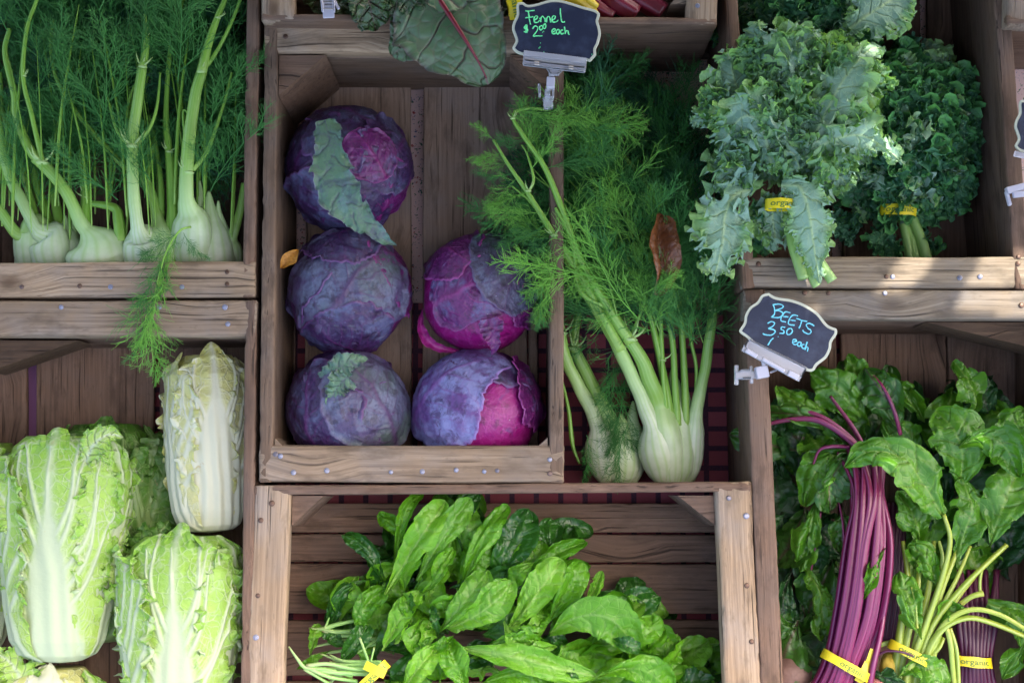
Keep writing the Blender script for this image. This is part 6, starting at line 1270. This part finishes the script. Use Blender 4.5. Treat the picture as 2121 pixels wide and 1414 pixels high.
def bx2(acc, x0, y0, x1, y1, w, h, t, bev=1.5):
    """bar in the layout plane from one place to another, w wide, t thick"""
    a, b = P(x0, y0, h), P(x1, y1, h); d = (b - a) / 2; e = nrm(np.cross([0, 0, 1.], d)) * w / 2; V, Q, N = box((a + b) / 2, d, e, (0, 0, t / 2), bev); acc.add(V, Q, N=N)
def clip_part(root, name, bars, mat):
    if name == 'spring':
        for b in bars: a = Acc(); bx2(a, *b); a.build(name, mat, root, smooth=False)
        return
    a = Acc()
    for b in bars: bx2(a, *b)
    return a.build(name, mat, root, smooth=False)
K = thing('sign_clip', 'clear plastic clip holding the Fennel sign on the board between the crates', 'sign clip', P(1140, 160, 0), 'clear sign clips')
q = lambda x, y: f1(x, y)
clip_part(K, 'jaw', [(*q(215, 490), *q(735, 560), 22, 99.5, 2.2), (*q(218, 440), *q(740, 505), 12, 101, 1.4), (*q(212, 538), *q(728, 600), 4, 103, 4), (*q(222, 500), *q(733, 565), 3, 103, 3)], M_CLEAR)
clip_part(K, 'spring', [(*q(305, 512), *q(348, 518), 3, 105, 3), (*q(305, 530), *q(348, 536), 3, 105, 3), (*q(590, 548), *q(632, 554), 3, 105, 3), (*q(590, 566), *q(632, 572), 3, 105, 3)], M_SPRING)
clip_part(K, 'bracket', [(*q(470, 560), *q(470, 630), 22, 92, 4), (*q(410, 565), *q(455, 625), 4, 95, 5), (*q(540, 580), *q(490, 628), 4, 95, 5)], M_CLEAR)
clip_part(K, 'joint', [(*q(445, 645), *q(440, 735), 17, 84, 16), (*q(448, 630), *q(448, 650), 11, 86, 8)], M_MILKY)
clip_part(K, 'foot', [(*q(345, 705), *q(352, 800), 5, 66, 26), (*q(462, 745), *q(460, 825), 5, 66, 26), (*q(392, 765), *q(440, 770), 12, 66, 12), (*q(392, 810), *q(440, 815), 8, 50, 30), (*q(415, 815), *q(425, 900), 20, 24, 26)], M_CLEAR)
K2_ = thing('sign_clip', 'clear plastic clip holding the tilted BEETS sign on the crate board', 'sign clip', P(1560, 770, 0), 'clear sign clips'); q = lambda x, y: f2(x, y)
clip_part(K2_, 'jaw', [(*q(240, 475), *q(630, 668), 4, 80, 3), (*q(190, 535), *q(585, 748), 10, 82, 6), (*q(200, 520), *q(240, 475), 3, 81, 3), (*q(590, 735), *q(630, 668), 3, 81, 3), (*q(225, 500), *q(610, 705), 22, 79.6, 1.2)], M_CLEAR)
clip_part(K2_, 'clamp_bar', [(*q(215, 545), *q(290, 590), 9, 88, 6), (*q(330, 605), *q(480, 690), 7, 88, 6), (*q(505, 700), *q(575, 735), 12, 88, 7)], M_MILKY)
clip_part(K2_, 'joint', [(*q(282, 705), *q(365, 690), 24, 66, 22), (*q(380, 700), *q(460, 665), 4, 70, 8), (*q(330, 610), *q(345, 690), 7, 72, 8)], M_MILKY)
clip_part(K2_, 'foot', [(*q(140, 720), *q(285, 715), 16, 52, 14), (*q(150, 650), *q(150, 785), 8, 50, 10), (*q(170, 690), *q(240, 688), 5, 58, 30), (*q(180, 742), *q(250, 738), 4, 58, 26), (*q(250, 655), *q(255, 775), 6, 50, 8)], M_CLEAR)
K3_ = thing('sign_clip', 'clear plastic clip with metal spring at the top edge beside the chard', 'sign clip', P(680, 20, 40), 'clear sign clips')
clip_part(K3_, 'jaw', [(664, -20, 669, 26, 5, 80, 8), (690, -20, 692, 26, 5, 80, 8), (679, -20, 681, 38, 24, 76, 4), (692, 0, 702, 20, 6, 76, 5)], M_MILKY); clip_part(K3_, 'spring', [(668, 4, 690, 4, 2, 82, 2), (670, 11, 691, 11, 2, 82, 2), (669, 18, 690, 19, 2.5, 83, 2)], M_SPRING)
o3 = [(x - 1150 + 2190, (y - 70) * 1.0 + 272) for x, y in o1]
SG3 = thing('price_sign', 'chalk price sign at the right edge of the picture, only its left tip in view', 'price sign', P(2190, 300, 60), 'chalkboard price signs')
outline(SG3, 'border', o3, 60, 3, M_CREAM); outline(SG3, 'board', o3, 61.5, 3.4, M_SLATE, inset=5.5)
K4 = thing('sign_clip', 'clear plastic clip hooked on the kale crate board at the right edge', 'sign clip', P(2110, 400, 0), 'clear sign clips')
clip_part(K4, 'jaw', [(2100, 318, 2150, 330, 12, 68, 4)], M_CLEAR); clip_part(K4, 'foot', [(2084, 396, 2130, 384, 14, 30, 16), (2084, 396, 2092, 426, 7, 26, 10), (2098, 404, 2135, 400, 12, 34, 10)], M_MILKY)
